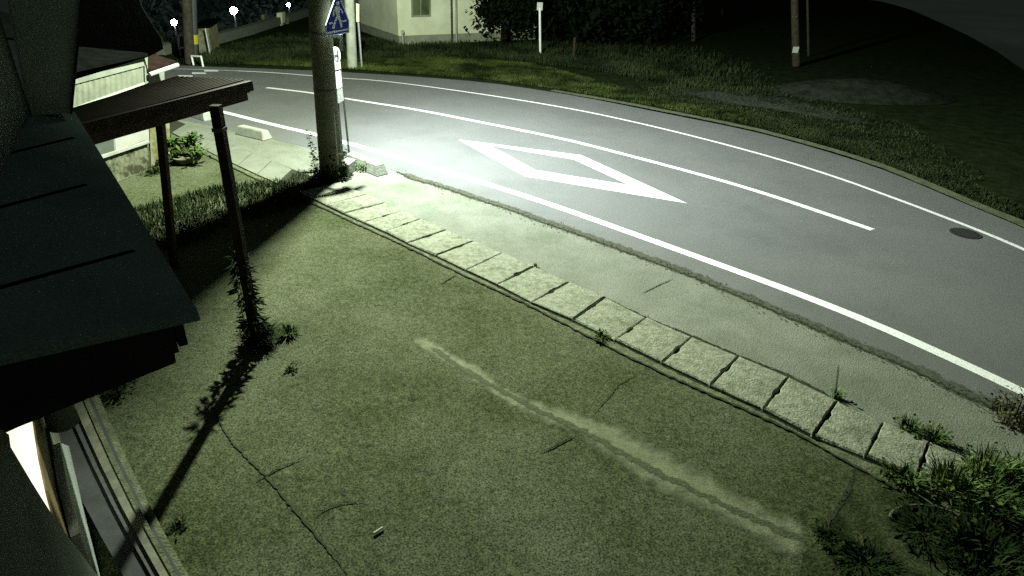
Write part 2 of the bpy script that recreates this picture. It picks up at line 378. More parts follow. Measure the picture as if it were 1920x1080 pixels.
bm = bmesh.new(); between(bm, samp(CK, N_), samp([G(150, 190)] + LR[1:], N_), -0.004); structure('pavement', bm, M['asphalt_side'])
# pale kerb strip at far verge
bm = bmesh.new()
kp = smooth_poly(GP([(1035, 171), (1140, 189), (1228, 206), (1399, 240), (1484, 262), (1587, 291), (1676, 321), (1826, 385), (1920, 423), (2100, 508)]), 1)
ribbon(bm, samp(ext(kp), 120), 0.26, 0.03, 0.10); structure('verge_kerb', bm, M['curb'])
# painted lines
def line(name, px, width, material=None, z=0.004, jit=0.03):
    bm = bmesh.new(); q_ = smooth_poly(GP(px), 2); q_ = ext(q_) if px[-1][0] > 2000 else q_; ribbon(bm, samp(q_, 160), width, z, jit); return structure(name, bm, material or M['white_line'])
line('edge_line', [(200, 168), (300, 186), (365, 198), (411, 208), (520, 236), (588, 251), (650, 268), (740, 293), (812, 315), (920, 347), (1040, 386), (1136, 420), (1300, 479), (1500, 552), (1650, 612), (1801, 680), (1920, 736), (2050, 800)], 0.155)
line('centre_line', [(500, 164.5), (584, 174), (660, 187), (785, 206), (910, 231), (1035, 256), (1100, 271), (1313, 327), (1442, 365), (1636, 431)], 0.135)
line('far_edge_line', [(446, 133), (508, 136), (584, 142), (642, 147), (700, 150), (785, 160), (910, 177.5), (1035, 197.5), (1140, 217.5), (1313, 258), (1527, 317), (1740, 395), (1903, 459), (2050, 530)], 0.095, M['white_line'])
line('far_edge_line', [(250, 128), (350, 129.5), (446, 133)], 0.10, M['old_line'])
for a, b, y in ((383, 408, 132.5), (360, 385, 137), (334, 360, 142.5)):
    bm = bmesh.new(); poly(bm, [G(a, y - 1.6, 0.005), G(b, y - 1.0, 0.005), G(b + 2, y + 1.4, 0.005), G(a, y + 1.6, 0.005)]); structure('crossing_mark', bm, M['white_line'])
# diamond
out = GP([(860, 262), (1090, 291), (1288, 381), (983, 330)], 0.004); inn = GP([(918, 272.5), (1076, 299), (1180, 347), (1004, 319)], 0.004)
bm = bmesh.new(); a = [bm.verts.new(p) for p in out]; b = [bm.verts.new(p) for p in inn]
for i in range(4): bm.faces.new((a[i], a[(i + 1) % 4], b[(i + 1) % 4], b[i]))
structure('diamond_marking', bm, M['white_line'])

# ---- yard of mossy concrete
yard_poly = [G(*p) for p in [(200, 230)]] + samp([G(240, 218)] + CY[1:-12], 50)
bm = bmesh.new()
left = [Vector((-9, 8.5, 0)), Vector((-6, 6, 0)), Vector((-4.6, 4.3, 0)), Vector((-2.5, 1.5, 0)), Vector((-0.5, -2, 0)), Vector((5, -3, 0)), Vector((9, -1, 0))]
between(bm, samp([G(200, 200)] + CY[:-1], 60), samp(left, 60), -0.004); structure('yard', bm, M['yard'])
# dark soil corner
bm = bmesh.new(); sp = [(1603, 878), (1580, 930), (1545, 990), (1535, 1010), (1505, 1040), (1500, 1075), (1490, 1150), (2150, 1250), (2150, 1000), (1900, 1020), (1760, 950), (1700, 926)]
poly(bm, GP(sp, 0.002)); structure('bare_soil', bm, M['dirt'])
# cement patch with groove
low = [(761, 633), (785, 655), (810, 670), (883, 717), (953, 762), (1026, 798), (1079, 817), (1148, 874), (1221, 922), (1300, 953), (1400, 1010), (1510, 1065)]
upp = [(781, 621), (800, 628), (843, 658), (904, 686), (944, 723), (985, 741), (1046, 760), (1107, 778), (1168, 796), (1225, 821), (1300, 865), (1400, 925), (1530, 990)]
gro = [(800, 645), (863, 690), (944, 735), (1026, 780), (1091, 808), (1189, 861), (1250, 894), (1300, 918), (1400, 968), (1520, 1020)]
mid = [(780, 630), (815, 655), (863, 688), (944, 733), (1026, 778), (1091, 806), (1189, 859), (1250, 892), (1300, 914), (1400, 966), (1520, 1020)]
def rough_strip(A, B, z, amp, n=200):
    A = samp(A, n); B = samp(B, n); A2 = []; B2 = []
    na = nb = 0
    for a, b in zip(A, B):
        na = na * 0.6 + random.uniform(-1, 1) * amp; nb = nb * 0.6 + random.uniform(-1, 1) * amp
        d = (b - a).normalized() if (b - a).length > 1e-6 else Vector((1, 0, 0))
        A2.append(a - d * na); B2.append(b + d * nb)
    bm = bmesh.new(); lay = bm.verts.layers.float.new('inside'); rows = []
    for f, val in ((-.12, 0), (0.25, 0.42), (0.5, 0.56), (0.75, 0.42), (1.12, 0)):
        row = []
        for k_, (p, q) in enumerate(zip(A2, B2)):
            v = bm.verts.new((p.x + (q.x - p.x) * f, p.y + (q.y - p.y) * f, z)); v[lay] = val * min(1, k_ / 9, (n - 1 - k_) / 5); row.append(v)
        rows.append(row)
    for R0, R1 in zip(rows[:-1], rows[1:]):
        for i in range(len(R0) - 1): bm.faces.new((R0[i], R0[i + 1], R1[i + 1], R1[i]))
    return bm
structure('cement_patch', rough_strip(GP(low), GP(upp), 0.001, 0.012), M['stain'])
gp_ = samp(smooth_poly(GP(gro)), 110); gd = [(gp_[min(i + 1, 109)] - gp_[max(i - 1, 0)]).normalized() for i in range(110)]
structure('patch_groove', rough_strip([p + Vector((-d.y, d.x, 0)) * .045 for p, d in zip(gp_, gd)], [p - Vector((-d.y, d.x, 0)) * .045 for p, d in zip(gp_, gd)], 0.003, 0.015), M['groove'])
def joint(name, px, width, z=0.005, jit=0.4, material=None, wob=0.007, n=110):
    pts = samp(GP(px), n); pts = [p + Vector((random.uniform(-wob, wob), random.uniform(-wob, wob), 0)) for p in pts]
    bm = bmesh.new(); ribbon(bm, pts, width, z, jit, True); return structure(name, bm, material or (M['soft_crack'] if 'yard_joint' in name else M['crack']))
joint('yard_joint', [(385, 750), (440, 835), (500, 895), (560, 965), (640, 1060), (670, 1100)], 0.016)
joint('yard_joint', [(472, 908), (520, 880), (572, 858)], 0.014)
joint('yard_joint', [(572, 856), (620, 853), (665, 851)], 0.012, material=M['stain'])
joint('yard_joint', [(585, 972), (610, 955), (640, 944), (690, 940)], 0.010)
joint('yard_joint', [(1110, 778), (1140, 745), (1160, 720), (1196, 700)], 0.011)
joint('yard_joint', [(1080, 815), (1040, 838), (1010, 850)], 0.015)
joint('yard_joint', [(858, 514), (840, 525), (825, 534)], 0.015)
joint('yard_edge_joint', [(1603, 878), (1590, 920), (1560, 970), (1540, 1000)], 0.03)
joint('pavement_joint', [(1565, 745), (1570, 700), (1572, 680)], 0.007, z=0.002)
joint('pavement_joint', [(1200, 552), (1235, 535), (1262, 523)], 0.012, z=0.002)
# ragged crack where asphalt meets pavement
ck = samp(smooth_poly(GP([(745, 322)] + crack[7:-1]), 1), 420)
ckd = [(ck[min(i + 1, 419)] - ck[max(i - 1, 0)]).normalized() for i in range(420)]
structure('road_edge_dirt', rough_strip([p + Vector((-d.y, d.x, 0)) * .17 for p, d in zip(ck, ckd)], [p - Vector((-d.y, d.x, 0)) * .06 for p, d in zip(ck, ckd)], 0.003, 0.02, 300), M['edge_dirt'])
bm = bmesh.new(); ribbon(bm, [p + Vector((random.uniform(-.02, .02), random.uniform(-.02, .02), 0)) for p in ck], 0.030, 0.005, 0.95); structure('road_edge_crack', bm, M['crack'])
bm = bmesh.new()
for _ in range(900):
    p = random.choice(ck) + Vector((random.gauss(0, .07), random.gauss(0, .07), 0.007)); r = random.uniform(0.004, 0.016)
    poly(bm, [p + Vector((r * math.cos(t) * random.uniform(.4, 1.3), r * math.sin(t) * random.uniform(.4, 1.3), 0)) for t in (0, 1.3, 2.5, 3.8, 5)])
structure('crumbled_edge', bm, M['crack'])
joint('gutter_seam', [(x, y) for x, y in lid_road[5:-1]], 0.018, z=0.006, jit=0.8, n=260, wob=0.012)
# curb strips of the gutter channel
lid_yard = [(320, 250), (391, 286), (461, 320), (530, 351), (580, 372), (613, 389), (646, 405), (683, 421), (723, 439), (764, 460), (818, 484), (874, 511), (932, 538), (997, 572), (1074, 605), (1153, 643),
            (1241, 686), (1331, 729), (1430, 774), (1523, 824), (1621, 863), (1716, 902), (1820, 945)]
LY = samp(smooth_poly(GP(lid_yard), 1), 90); CYs = samp(smooth_poly(GP([(320, 257)] + curb_yard[2:-2] + [(1790, 975)]), 1), 90)
bm = bmesh.new()
va = [(bm.verts.new((a.x, a.y, 0.010)), bm.verts.new((b.x, b.y, 0.006)), bm.verts.new((b.x, b.y, -0.05))) for a, b in zip(LY, CYs)]
for p, q in zip(va[:-1], va[1:]):
    bm.faces.new((p[0], p[1], q[1], q[0])); bm.faces.new((p[1], p[2], q[2], q[1]))
structure('gutter_kerb', bm, M['curb'])
bm = bmesh.new(); ribbon(bm, [p + Vector((random.uniform(-.006, .006), random.uniform(-.006, .006), 0)) for p in samp(CYs, 300)], 0.026, 0.0125, 0.85); structure('kerb_joint', bm, M['crack'])
bm = bmesh.new(); ribbon(bm, [p + Vector((random.uniform(-.006, .006), random.uniform(-.006, .006), 0)) for p in samp(LY, 300)], 0.014, 0.0145, 0.9); structure('kerb_seam', bm, M['crack'])
bm = bmesh.new(); between(bm, LY, samp(smooth_poly(GP([(300, 214)] + lid_road[2:-1]), 1), 90), 0.002); structure('gutter_bed', bm, M['crack'])

# ================================================================== gutter lids
Bp = [(560, 364), (587, 376), (613, 389), (646, 405), (683, 421), (723, 439), (764, 460), (818, 484), (874, 511), (932, 538), (997, 572), (1074, 605), (1153, 643), (1241, 686), (1331, 729), (1430, 774), (1523, 824), (1621, 863), (1716, 902), (1812, 944)]
Tp = [(640, 345), (655, 356), (690, 368), (722, 384), (757, 399), (790, 415), (838, 434), (889, 456), (943, 479), (1002, 505), (1068, 534), (1135, 562), (1211, 600), (1296, 637), (1384, 674), (1477, 713), (1568, 757), (1655, 796), (1740, 834), (1828, 872)]
names = ['under the bus stop block', 'beside the leafy star shadow', 'with dark slot, just past the sign shadow', 'second past the sign shadow', 'third past the sign shadow', 'fourth past the sign shadow',
         'fifth past the sign shadow', 'whose corner meets the short crack in the yard', 'just right of the short yard crack', 'left of the middle of the row', 'in the middle of the row',
         'with a weed tuft at its yard corner', 'with chipped bright edge beside the weed tuft', 'nearest the cracked edge below the diamond', 'speckled, seventh from the right end', 'with the darkest mossy middle',
         'fourth from the bushes, bright corner', 'third from the bushes', 'second from the bushes', 'half under the tall weeds']
for k in range(len(Bp) - 1):
    a, b, c, d = G(*Bp[k]), G(*Bp[k + 1]), G(*Tp[k + 1]), G(*Tp[k])
    u = (b - a).normalized(); v = (d - a).normalized(); g_ = 0.006
    z0 = 0.0; z1 = 0.045 + random.uniform(-0.006, 0.008)
    # outline with hand-hold notches on the two joints and rough edges
    def edge(p, q, notch, inward):
        L = []; n0 = random.uniform(.36, .48); n1 = n0 + random.uniform(.10, .24); dp = random.choice((0.006, 0.014, 0.020, 0.024))
        for t in [i / 16 for i in range(16)]:
            x = p.lerp(q, t) + inward * (g_ + random.uniform(0, 0.006))
            if notch and n0 < t < n1: x = x + inward * dp
            L.append(x)
        return L
    pts = edge(a, b, False, v) + edge(b, c, True, -u) + edge(c, d, False, -v) + edge(d, a, True, u)
    pts = [Vector((p.x, p.y, 0)) for p in pts]
    ctr = sum(pts, Vector()) / len(pts)
    bm = bmesh.new(); n = len(pts)
    r0 = [bm.verts.new(p) for p in pts]; r1 = [bm.verts.new(p + UP * (z1 - 0.012)) for p in pts]
    tilt = Vector((random.uniform(-.02, .02), random.uniform(-.02, .02), 0))
    r2 = [bm.verts.new(p.lerp(ctr, 0.045) + UP * (z1 + (p - ctr).dot(tilt))) for p in pts]
    for A, B in ((r0, r1), (r1, r2)):
        for i in range(n): bm.faces.new((A[i], A[(i + 1) % n], B[(i + 1) % n], B[i]))
    cv = bm.verts.new(ctr + UP * (z1 + 0.012))
    for i in range(n): bm.faces.new((r2[i], r2[(i + 1) % n], cv))
    o = obj('gutter_lid', bm, M['lid'])
    tag(o, 'rough concrete gutter lid ' + names[k], 'gutter lid', 'concrete gutter lids between yard and pavement')
# lids on the far side of the utility pole, by the neighbour's house
lb = [(322, 251), (350, 265), (380, 281), (412, 297), (446, 313), (482, 330), (520, 347)]
lt = [(352, 233), (378, 246), (408, 260), (440, 274), (474, 289), (510, 304), (548, 320)]
dn = ['nearest the neighbour house wall', 'second from the neighbour house', 'beside the flower pots', 'behind the wooden carport post', 'right of the wooden carport post', 'nearest the utility pole shadow']
for k in range(6):
    bm = bmesh.new(); a, b, c, d = GP([lb[k], lb[k + 1], lt[k + 1], lt[k]])
    ctr = (a + b + c + d) / 4
    prism(bm, [p.lerp(ctr, 0.03) for p in (a, b, c, d)], UP * 0.03)
    tag(obj('gutter_lid', bm, M['asphalt_side']), 'long pale gutter lid, ' + dn[k], 'gutter lid', 'gutter lids beyond the utility pole')

# ================================================================== utility pole
PB = G(622, 332)
lean = Vector((0.033, 0, 1))
t = thing('utility_pole', 'thick round concrete utility pole at the roadside with weeds round its base', 'utility pole', PB)
bm = bmesh.new(); tube(bm, PB, PB + lean * 9, 0.205, 0.12, 32)
obj('shaft', bm, M['pole'], t, True)
for z in (1.55, 2.45, 3.4):
    bm = bmesh.new(); tube(bm, PB + lean * z, PB + lean * (z + 0.03), 0.209 - 0.0094 * z, None, 32); obj('steel_band', bm, M['dark_steel'], t)
bm = bmesh.new(); cd = Vector((0.16, -0.115, 0)); tube(bm, PB + cd + UP * 0.1, PB + cd * 0.86 + lean * 1.35, 0.022, None, 8); obj('conduit', bm, M['pale_pole'], t)
for k in range(4):
    bm = bmesh.new(); z = 3.4 + k * 0.45; s = 1 if k % 2 else -1; tube(bm, PB + lean * z, PB + lean * z + Vector((0.33 * s, 0.05, 0)), 0.012, None, 6)
    obj('climbing_step', bm, M['dark_steel'], t)
# lamp arm and head, just above the frame
bm = bmesh.new(); tube(bm, PB + lean * 5.2, LAMP + Vector((-0.06, -0.1, 0.12)), 0.03, None, 10); obj('lamp_arm', bm, M['steel'], t)
bm = bmesh.new(); box(bm, LAMP + Vector((0, 0, 0.08)), 0.24, 0.42, 0.10, 0.5); obj('lamp_head', bm, M['steel'], t)
# weeds at pole base
bm = bmesh.new()
for _ in range(420):
    a = random.uniform(0, 6.28); zz = random.random() ** 2.6 * 0.7; rr_ = 0.2 + random.uniform(0, 0.16) * (1 - zz * 0.8)
    leaf(bm, PB + Vector((rr_ * math.cos(a), rr_ * math.sin(a), zz * 0.9)), random.uniform(.05, .1), random.uniform(.03, .05), a, random.uniform(-.6, .6))
for _ in range(260):
    a = random.uniform(0, 6.28); blade(bm, PB + Vector((.24 * math.cos(a), .24 * math.sin(a), 0)), random.uniform(.1, .4), .014, random.uniform(.02, .16), a)
tag(obj('climbing_weed', bm, M['leaf_dark'], recalc=False), 'dark ivy and grass climbing round the foot of the thick utility pole', 'weed')
p0 = G(592, 322)
bm = bmesh.new(); tube(bm, p0, p0 + Vector((-0.05, 0, 0.75)), 0.005, 0.003, 5)
st = obj('tall_weed', bm, M['leaf_dark']); tag(st, 'thin leafy weed stem standing left of the utility pole', 'weed')
bm = bmesh.new()
for k in range(44):
    z = random.uniform(0.0, 0.78); leaf(bm, p0 + Vector((-0.05 * z / .75, 0, z)), random.uniform(.05, .1), .045, random.uniform(0, 6.28), random.uniform(-.5, .6))
obj('leaves', bm, M['leaf_dark'], st, recalc=False)

# ---- crosswalk sign on its bracket
sd = Vector((0.55, 0.835, 0)).normalized(); sn = Vector((sd.y, -sd.x, 0))      # plate direction and normal (towards camera)
S0 = Vector((-2.86, 11.2, 2.8))
def SP(px, py, off=0.0): return P(px, py, S0 + sn * off, sn)
t = thing('crosswalk_sign', 'blue five-sided crosswalk sign with white walking figure, beside the utility pole', 'road sign', (S0.x, S0.y, 2.35))
pen = [(610.5, 69), (655, 61.5), (655, 39), (636.5, -8), (630, -8), (611, 48)]
bm = bmesh.new(); prism(bm, [SP(*p) for p in pen], -sn * 0.02); obj('plate', bm, M['sign_white'], t)
inn = [(612, 66.8), (653.7, 59.7), (653.7, 39.5), (635.5, -6), (631, -6), (612.5, 48)]
bm = bmesh.new(); prism(bm, [SP(*p, 0.004) for p in inn], -sn * 0.003); obj('blue_face', bm, M['blue'], t)
def zz_(l): return [(560 + x / 9, y / 9) for x, y in l]
fig = [[(640, 22), (680, 22), (690, 60), (670, 90), (645, 88), (632, 55)],
       [(620, 105), (680, 100), (700, 150), (685, 270), (640, 285), (622, 200)],
       [(622, 110), (640, 150), (605, 205), (597, 275), (572, 272), (580, 195)],
       [(680, 105), (700, 160), (745, 232), (755, 215), (712, 140)],
       [(636, 270), (670, 280), (630, 370), (605, 490), (560, 480), (600, 360)],
       [(655, 275), (690, 262), (725, 360), (738, 455), (708, 465), (690, 375)]]
bm = bmesh.new()
for i, f in enumerate(fig): prism(bm, [SP(*p, 0.007 + i * 0.0004) for p in zz_(f)], -sn * 0.002)
obj('walking_figure', bm, M['sign_white'], t)
bm = bmesh.new()
for f in ([(512, 378), (575, 366), (572, 402), (515, 414)], [(735, 345), (808, 332), (808, 362), (738, 375)], [(470, 545), (838, 478), (838, 505), (470, 578)]):
    prism(bm, [SP(*p, 0.007) for p in zz_(f)], -sn * 0.002)
obj('crossing_stripes', bm, M['sign_white'], t)
bm = bmesh.new(); bar(bm, SP(622, 68, -0.03), SP(640, 68, -0.03), 0.03, 0.05)
a = SP(640, 64, -0.05); bm2_b = SP(639.5, 95, -0.05); tube(bm, a, bm2_b, 0.022, None, 8)
bar(bm, PB + lean * 2.45, SP(625, 64, -0.03), 0.04, 0.04); obj('bracket', bm, M['steel'], t)

# ---- bus stop
B0 = G(648, 298); bd = Vector((0.35, 0.94, 0)).normalized(); bn = Vector((bd.y, -bd.x, 0))
def BP(px, py, off=0.0): return P(px, py, B0 + bn * off, bn)
t = thing('bus_stop_sign', 'white bus stop sign with round head and timetable panels right of the utility pole', 'bus stop', B0)
cx, cy = 631, 104
ring = [(cx + 7.5 * math.cos(a) + 3.5 * math.sin(a) * 0.2, cy + 16 * math.sin(a)) for a in [2 * math.pi * k / 24 for k in range(24)]]
bm = bmesh.new(); prism(bm, [BP(*p) for p in ring], -bn * 0.03); obj('round_head', bm, M['white'], t)
bm = bmesh.new(); prism(bm, [BP(cx + (x - cx) * .6, cy + (y - cy) * .62, 0.004) for x, y in ring], -bn * 0.003); obj('head_emblem', bm, M['faded'], t)
bm = bmesh.new()
for q in ([(627.5, 103), (634.5, 102), (634.6, 104.5), (627.6, 105.5)], [(632, 94), (634, 94), (635, 112), (633, 112)]): prism(bm, [BP(*p, 0.008) for p in q], -bn * 0.002)
obj('head_marks', bm, M['dark_steel'], t)
bm = bmesh.new(); prism(bm, [BP(*p) for p in ((626.5, 118), (638, 116), (639, 129), (628, 132))], -bn * 0.03); obj('name_panel', bm, M['white'], t)
bm = bmesh.new(); prism(bm, [BP(*p) for p in ((628.5, 135), (639, 132.5), (642, 163), (631.5, 168))], -bn * 0.03); obj('timetable_panel', bm, M['white'], t)
bm = bmesh.new(); prism(bm, [BP(*p) for p in ((632, 169), (642, 165), (645, 188), (634.5, 194))], -bn * 0.02); obj('lower_panel', bm, M['faded'], t)
bm = bmesh.new(); tube(bm, BP(626.5, 108, -0.03), BP(643, 300, -0.03), 0.02, None, 8); obj('leg', bm, M['dark_steel'], t)
bm = bmesh.new(); tube(bm, BP(638.5, 130, -0.05), BP(655, 292, -0.05), 0.02, None, 8); obj('leg', bm, M['dark_steel'], t)
# concrete foot of the bus stop
bm = bmesh.new(); q = [G(635, 327), G(652, 331), G(671, 317), G(652, 312)]
zt = 0.19
base_ = [bm.verts.new(p) for p in q]
top = [bm.verts.new(p.lerp((q[0] + q[2]) / 2, 0.12) + UP * zt) for p in q]
bm.faces.new(base_[::-1]); bm.faces.new(top)
for i in range(4): bm.faces.new((base_[i], base_[(i + 1) % 4], top[(i + 1) % 4], top[i]))
foot = obj('stop_foot', bm, M['block'], t)

# ---- kerb blocks (wheel-stop like)
def kerb_block(a, b, w_, h, label):
    a = Vector(a); b = Vector(b); d = (b - a).normalized(); s = Vector((-d.y, d.x, 0)) * w_ / 2
    bm = bmesh.new()
    lo_ = [bm.verts.new(p) for p in (a - s, b - s, b + s, a + s)]
    hi_ = [bm.verts.new(p + UP * h) for p in (a - s * .65 + d * .07, b - s * .65 - d * .07, b + s * .65 - d * .07, a + s * .65 + d * .07)]
    bm.faces.new(lo_[::-1]); bm.faces.new(hi_)
    for i in range(4): bm.faces.new((lo_[i], lo_[(i + 1) % 4], hi_[(i + 1) % 4], hi_[i]))
    bmesh.ops.bevel(bm, geom=list(bm.edges), offset=0.012, segments=2, affect='EDGES')
    return tag(obj('kerb_block', bm, M['block']), label, 'kerb block', 'concrete kerb blocks at the road edge')
kerb_block(G(655, 303), G(718, 329), 0.26, 0.20, 'concrete kerb block lying just right of the bus stop, its top lit white')
kerb_block(G(449, 249), G(503, 262), 0.26, 0.18, 'concrete kerb block between the carport post and the utility pole')
kerb_block(G(362, 216), G(393, 226), 0.26, 0.18, 'concrete kerb block just left of the carport post')

tuft('weed_tuft', G(683, 318), 0.16, 0.22, 60, M['leaf_bright'], 'bright green leafy weed between the bus stop foot and kerb block', leafy=160)

# ---- manhole cover
mc = G(1810, 438)
bm = bmesh.new()
for r_, h_ in ((0.22, 0.008),):
    tube(bm, mc, mc + UP * h_, r_, None, 36)
t = obj('manhole_cover', bm, M['iron']); tag(t, 'dark round iron manhole cover beside the far edge line', 'manhole cover')
bm = bmesh.new(); L_ = []
for k in range(72):
    a = 2 * math.pi * k / 72; rr_ = 0.185 if k % 2 else 0.155
    L_.append(bm.verts.new(mc + Vector((rr_ * math.cos(a), rr_ * math.sin(a), 0.0105))))
bm.faces.new(L_); obj('tread_pattern', bm, M['iron'], t)

# ================================================================== OWN HOUSE (camera hangs on its wall)
E_ = Vector((-0.62, 0.785, 0)).normalized(); Nn = Vector((E_.y, -E_.x, 0))     # along the wall / towards the road
def L3(s, n, z): return E_ * s + Nn * n + UP * z
def WP(px, py, n): return P(px, py, Nn * n, Nn)       # pixel onto the wall-parallel plane at offset n
def SPl(px, py, s): return P(px, py, E_ * s, E_)      # pixel onto the cross plane at distance s
own = thing('camera_house', 'dark two-storey house at the left edge with lit window and metal porch roof', 'house', L3(4, -0.5, 0))
ZE = 2.62
eA = G(372, 585, ZE); eB = G(140, 208, ZE)
nA = eA.dot(Nn)
WN = -0.45
# porch roof: a plane rising gently from the eave towards the house
K_ = 0.28
rn = (Nn * K_ + UP).normalized()                       # roof plane normal
def RP(px, py, off=0.0): return P(px, py, eA + rn * off, rn)
sA, sB = eA.dot(E_), eB.dot(E_)
D_, C_ = RP(58, 212), RP(0, 330)
C2 = D_ + (C_ - D_) * 1.9
gN = RP(0, 665); gN2 = eA + (gN - eA) * 1.6
rf = [RP(372, 585), RP(140, 210), D_, C2, gN2]
bm = bmesh.new(); prism(bm, rf, UP * -0.035); porch = obj('porch_roof', bm, M['metal_roof'], own)
for pa, pb in (((-120, 420), (172, 346)), ((-60, 306), (150, 258)), ((-40, 550), (262, 470))):      # folded seams across the roof
    bm = bmesh.new(); bar(bm, RP(*pa, .002), RP(pb[0] - 12, pb[1], .002), 0.018, 0.004, rn); obj('roof_seam', bm, M['roof_shaded'], porch)
bm = bmesh.new()
prism(bm, [L3(sA + 0.05, nA - 0.05, ZE - 0.036), L3(sB - .05, nA - 0.05, ZE - 0.036), L3(sB - .05, nA - 0.08, ZE - 0.036), L3(sA + 0.05, nA - 0.08, ZE - 0.036)], UP * -0.11)
prism(bm, [L3(sA + 0.05, nA - 0.085, ZE - 0.036), L3(sA + 0.05, -.7, ZE - 0.036), L3(sA + 0.08, -.7, ZE - 0.036), L3(sA + 0.08, nA - 0.085, ZE - 0.036)], UP * -0.13)
obj('eave_fascia', bm, M['eave_dark'], own)
bm = bmesh.new(); prism(bm, [SPl(x, y, sA + .16) for x, y in ((330, 680), (0, 815), (-300, 936), (-300, 640), (320, 606))], E_ * 2.6); obj('shutter_box', bm, M['eave_dark'], own)
# lower wall, upper wall and the bay standing forward of it
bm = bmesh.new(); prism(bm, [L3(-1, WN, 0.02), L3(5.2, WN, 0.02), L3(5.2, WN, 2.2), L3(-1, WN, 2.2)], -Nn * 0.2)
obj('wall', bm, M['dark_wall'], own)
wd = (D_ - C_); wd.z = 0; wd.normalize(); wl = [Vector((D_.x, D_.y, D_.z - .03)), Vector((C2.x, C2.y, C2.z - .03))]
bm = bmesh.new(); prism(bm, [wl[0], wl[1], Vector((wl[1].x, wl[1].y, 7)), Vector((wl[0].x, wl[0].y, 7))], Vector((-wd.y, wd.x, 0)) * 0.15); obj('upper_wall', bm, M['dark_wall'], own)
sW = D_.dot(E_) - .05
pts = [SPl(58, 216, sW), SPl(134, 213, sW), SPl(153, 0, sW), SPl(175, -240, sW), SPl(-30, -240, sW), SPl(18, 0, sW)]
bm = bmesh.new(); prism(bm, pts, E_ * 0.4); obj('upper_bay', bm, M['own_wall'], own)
bm = bmesh.new(); prism(bm, [SPl(132, 214, sW - .02), SPl(136, 214, sW - .02), SPl(158, -20, sW - .02), SPl(153, -20, sW - .02)], E_ * 0.45); obj('bay_corner_board', bm, M['eave_dark'], own)
bm = bmesh.new(); q = [SPl(57, 207, sW - .05), SPl(50, 236, sW - .05), SPl(66, 234, sW - .05)]; prism(bm, q, E_ * 0.03); obj('flashing_corner', bm, M['flash'], own)
# lower door and rails
def plate(name, px, n, thick, material, parent):
    bm = bmesh.new(); prism(bm, [WP(x, y, n) for x, y in px], -Nn * thick); return obj(name, bm, material, parent)
plate('lit_window', [(8, 814), (72, 784), (80, 860), (92, 920), (106, 980), (60, 905), (16, 845)], WN + 0.02, 0.015, M['lit_glass'], own)
plate('window_frame', [(64, 788), (80, 782), (96, 870), (124, 975), (170, 1090), (140, 1090), (104, 980), (88, 920), (74, 855)], WN + 0.03, 0.02, M['brass'], own)
plate('door_stile', [(86, 778), (104, 770), (126, 870), (158, 985), (196, 1095), (178, 1095), (140, 1000), (104, 870)], WN + 0.045, 0.03, M['track'], own)
plate('door_rail', [(112, 830), (133, 838), (147, 895), (172, 990), (205, 1090), (178, 1090), (150, 1000), (125, 905)], WN + 0.09, 0.05, M['alu'], own)
plate('near_wall_edge', [(-60, 760), (17, 815), (20, 838), (60, 905), (104, 975), (150, 1035), (195, 1095), (-60, 1180)], WN + 0.16, 0.05, M['dark_wall'], own)
# stepped sill of the entrance, on the ground along the wall
gl = [(168, 735), (196, 800), (228, 870), (265, 945), (300, 1010), (345, 1090)]
bands = [(0, 12, 'track', 0.10), (12, 34, 'sill_moss', 0.07), (34, 46, 'curb', 0.075), (46, 60, 'track', 0.05)]
offs = [(-120, -62, 'eave_dark', 0.10), (-62, -44, 'dark_steel', 0.12), (-44, -20, 'track', 0.14), (-20, -8, 'curb', 0.15), (-8, 0, 'eave_dark', 0.07), (0, 16, 'curb', 0.06)]
bm_names = ['porch_floor', 'threshold', 'door_track', 'outer_track', 'drain_slot', 'entrance_step']
for (o1, o2, mt, zt), nm in zip(offs, bm_names):
    k1, k2 = o1 * 0.9, o2 * 0.9
    A = [G(x + k1, y, zt) for x, y in gl]; B = [G(x + k2, y, zt) for x, y in gl]
    bm = bmesh.new()
    top = [(bm.verts.new(a), bm.verts.new(b)) for a, b in zip(A, B)]; bot = [(bm.verts.new((a.x, a.y, 0)), bm.verts.new((b.x, b.y, 0))) for a, b in zip(A, B)]
    for i in range(len(A) - 1):
        bm.faces.new((top[i][0], top[i][1], top[i + 1][1], top[i + 1][0]))
        bm.faces.new((top[i][1], bot[i][1], bot[i + 1][1], top[i + 1][1]))
    obj(nm, bm, M[mt], own)
# round gutter outlet under the porch
c = WP(118, 790, -0.30)
bm = bmesh.new(); tube(bm, c + UP * 0.25, c - UP * 0.02, 0.085, 0.10, 24); tube(bm, c - UP * 0.02, c - UP * 0.05, 0.10, 0.06, 24); obj('downpipe', bm, M['dark_wall'], own, True)

# ================================================================== CARPORT of posts and beam
t = thing('carport', 'open lean-to carport with thin sheet roof on two wooden posts', 'carport', G(482, 640))
Zc = 2.5
R1 = [G(p[0], p[1], Zc) for p in ((466, 150), (325, 143), (136, 206), (136, 232))]
roofpts = [G(466, 151, Zc), G(325, 144, Zc), G(128, 206, Zc), G(140, 238, Zc)]
bm = bmesh.new(); prism(bm, roofpts, UP * -0.03)
obj('roof_sheet', bm, M['sheet'], t)
bm = bmesh.new()      # purlins seen on the underside / corrugations on top
for k in range(1, 15):
    f = k / 15; a = roofpts[1].lerp(roofpts[0], f); b = roofpts[2].lerp(roofpts[3], f); bar(bm, a + UP * 0.008, b + UP * 0.008, 0.03, 0.006)
obj('roof_ribs', bm, M['sheet'], t)
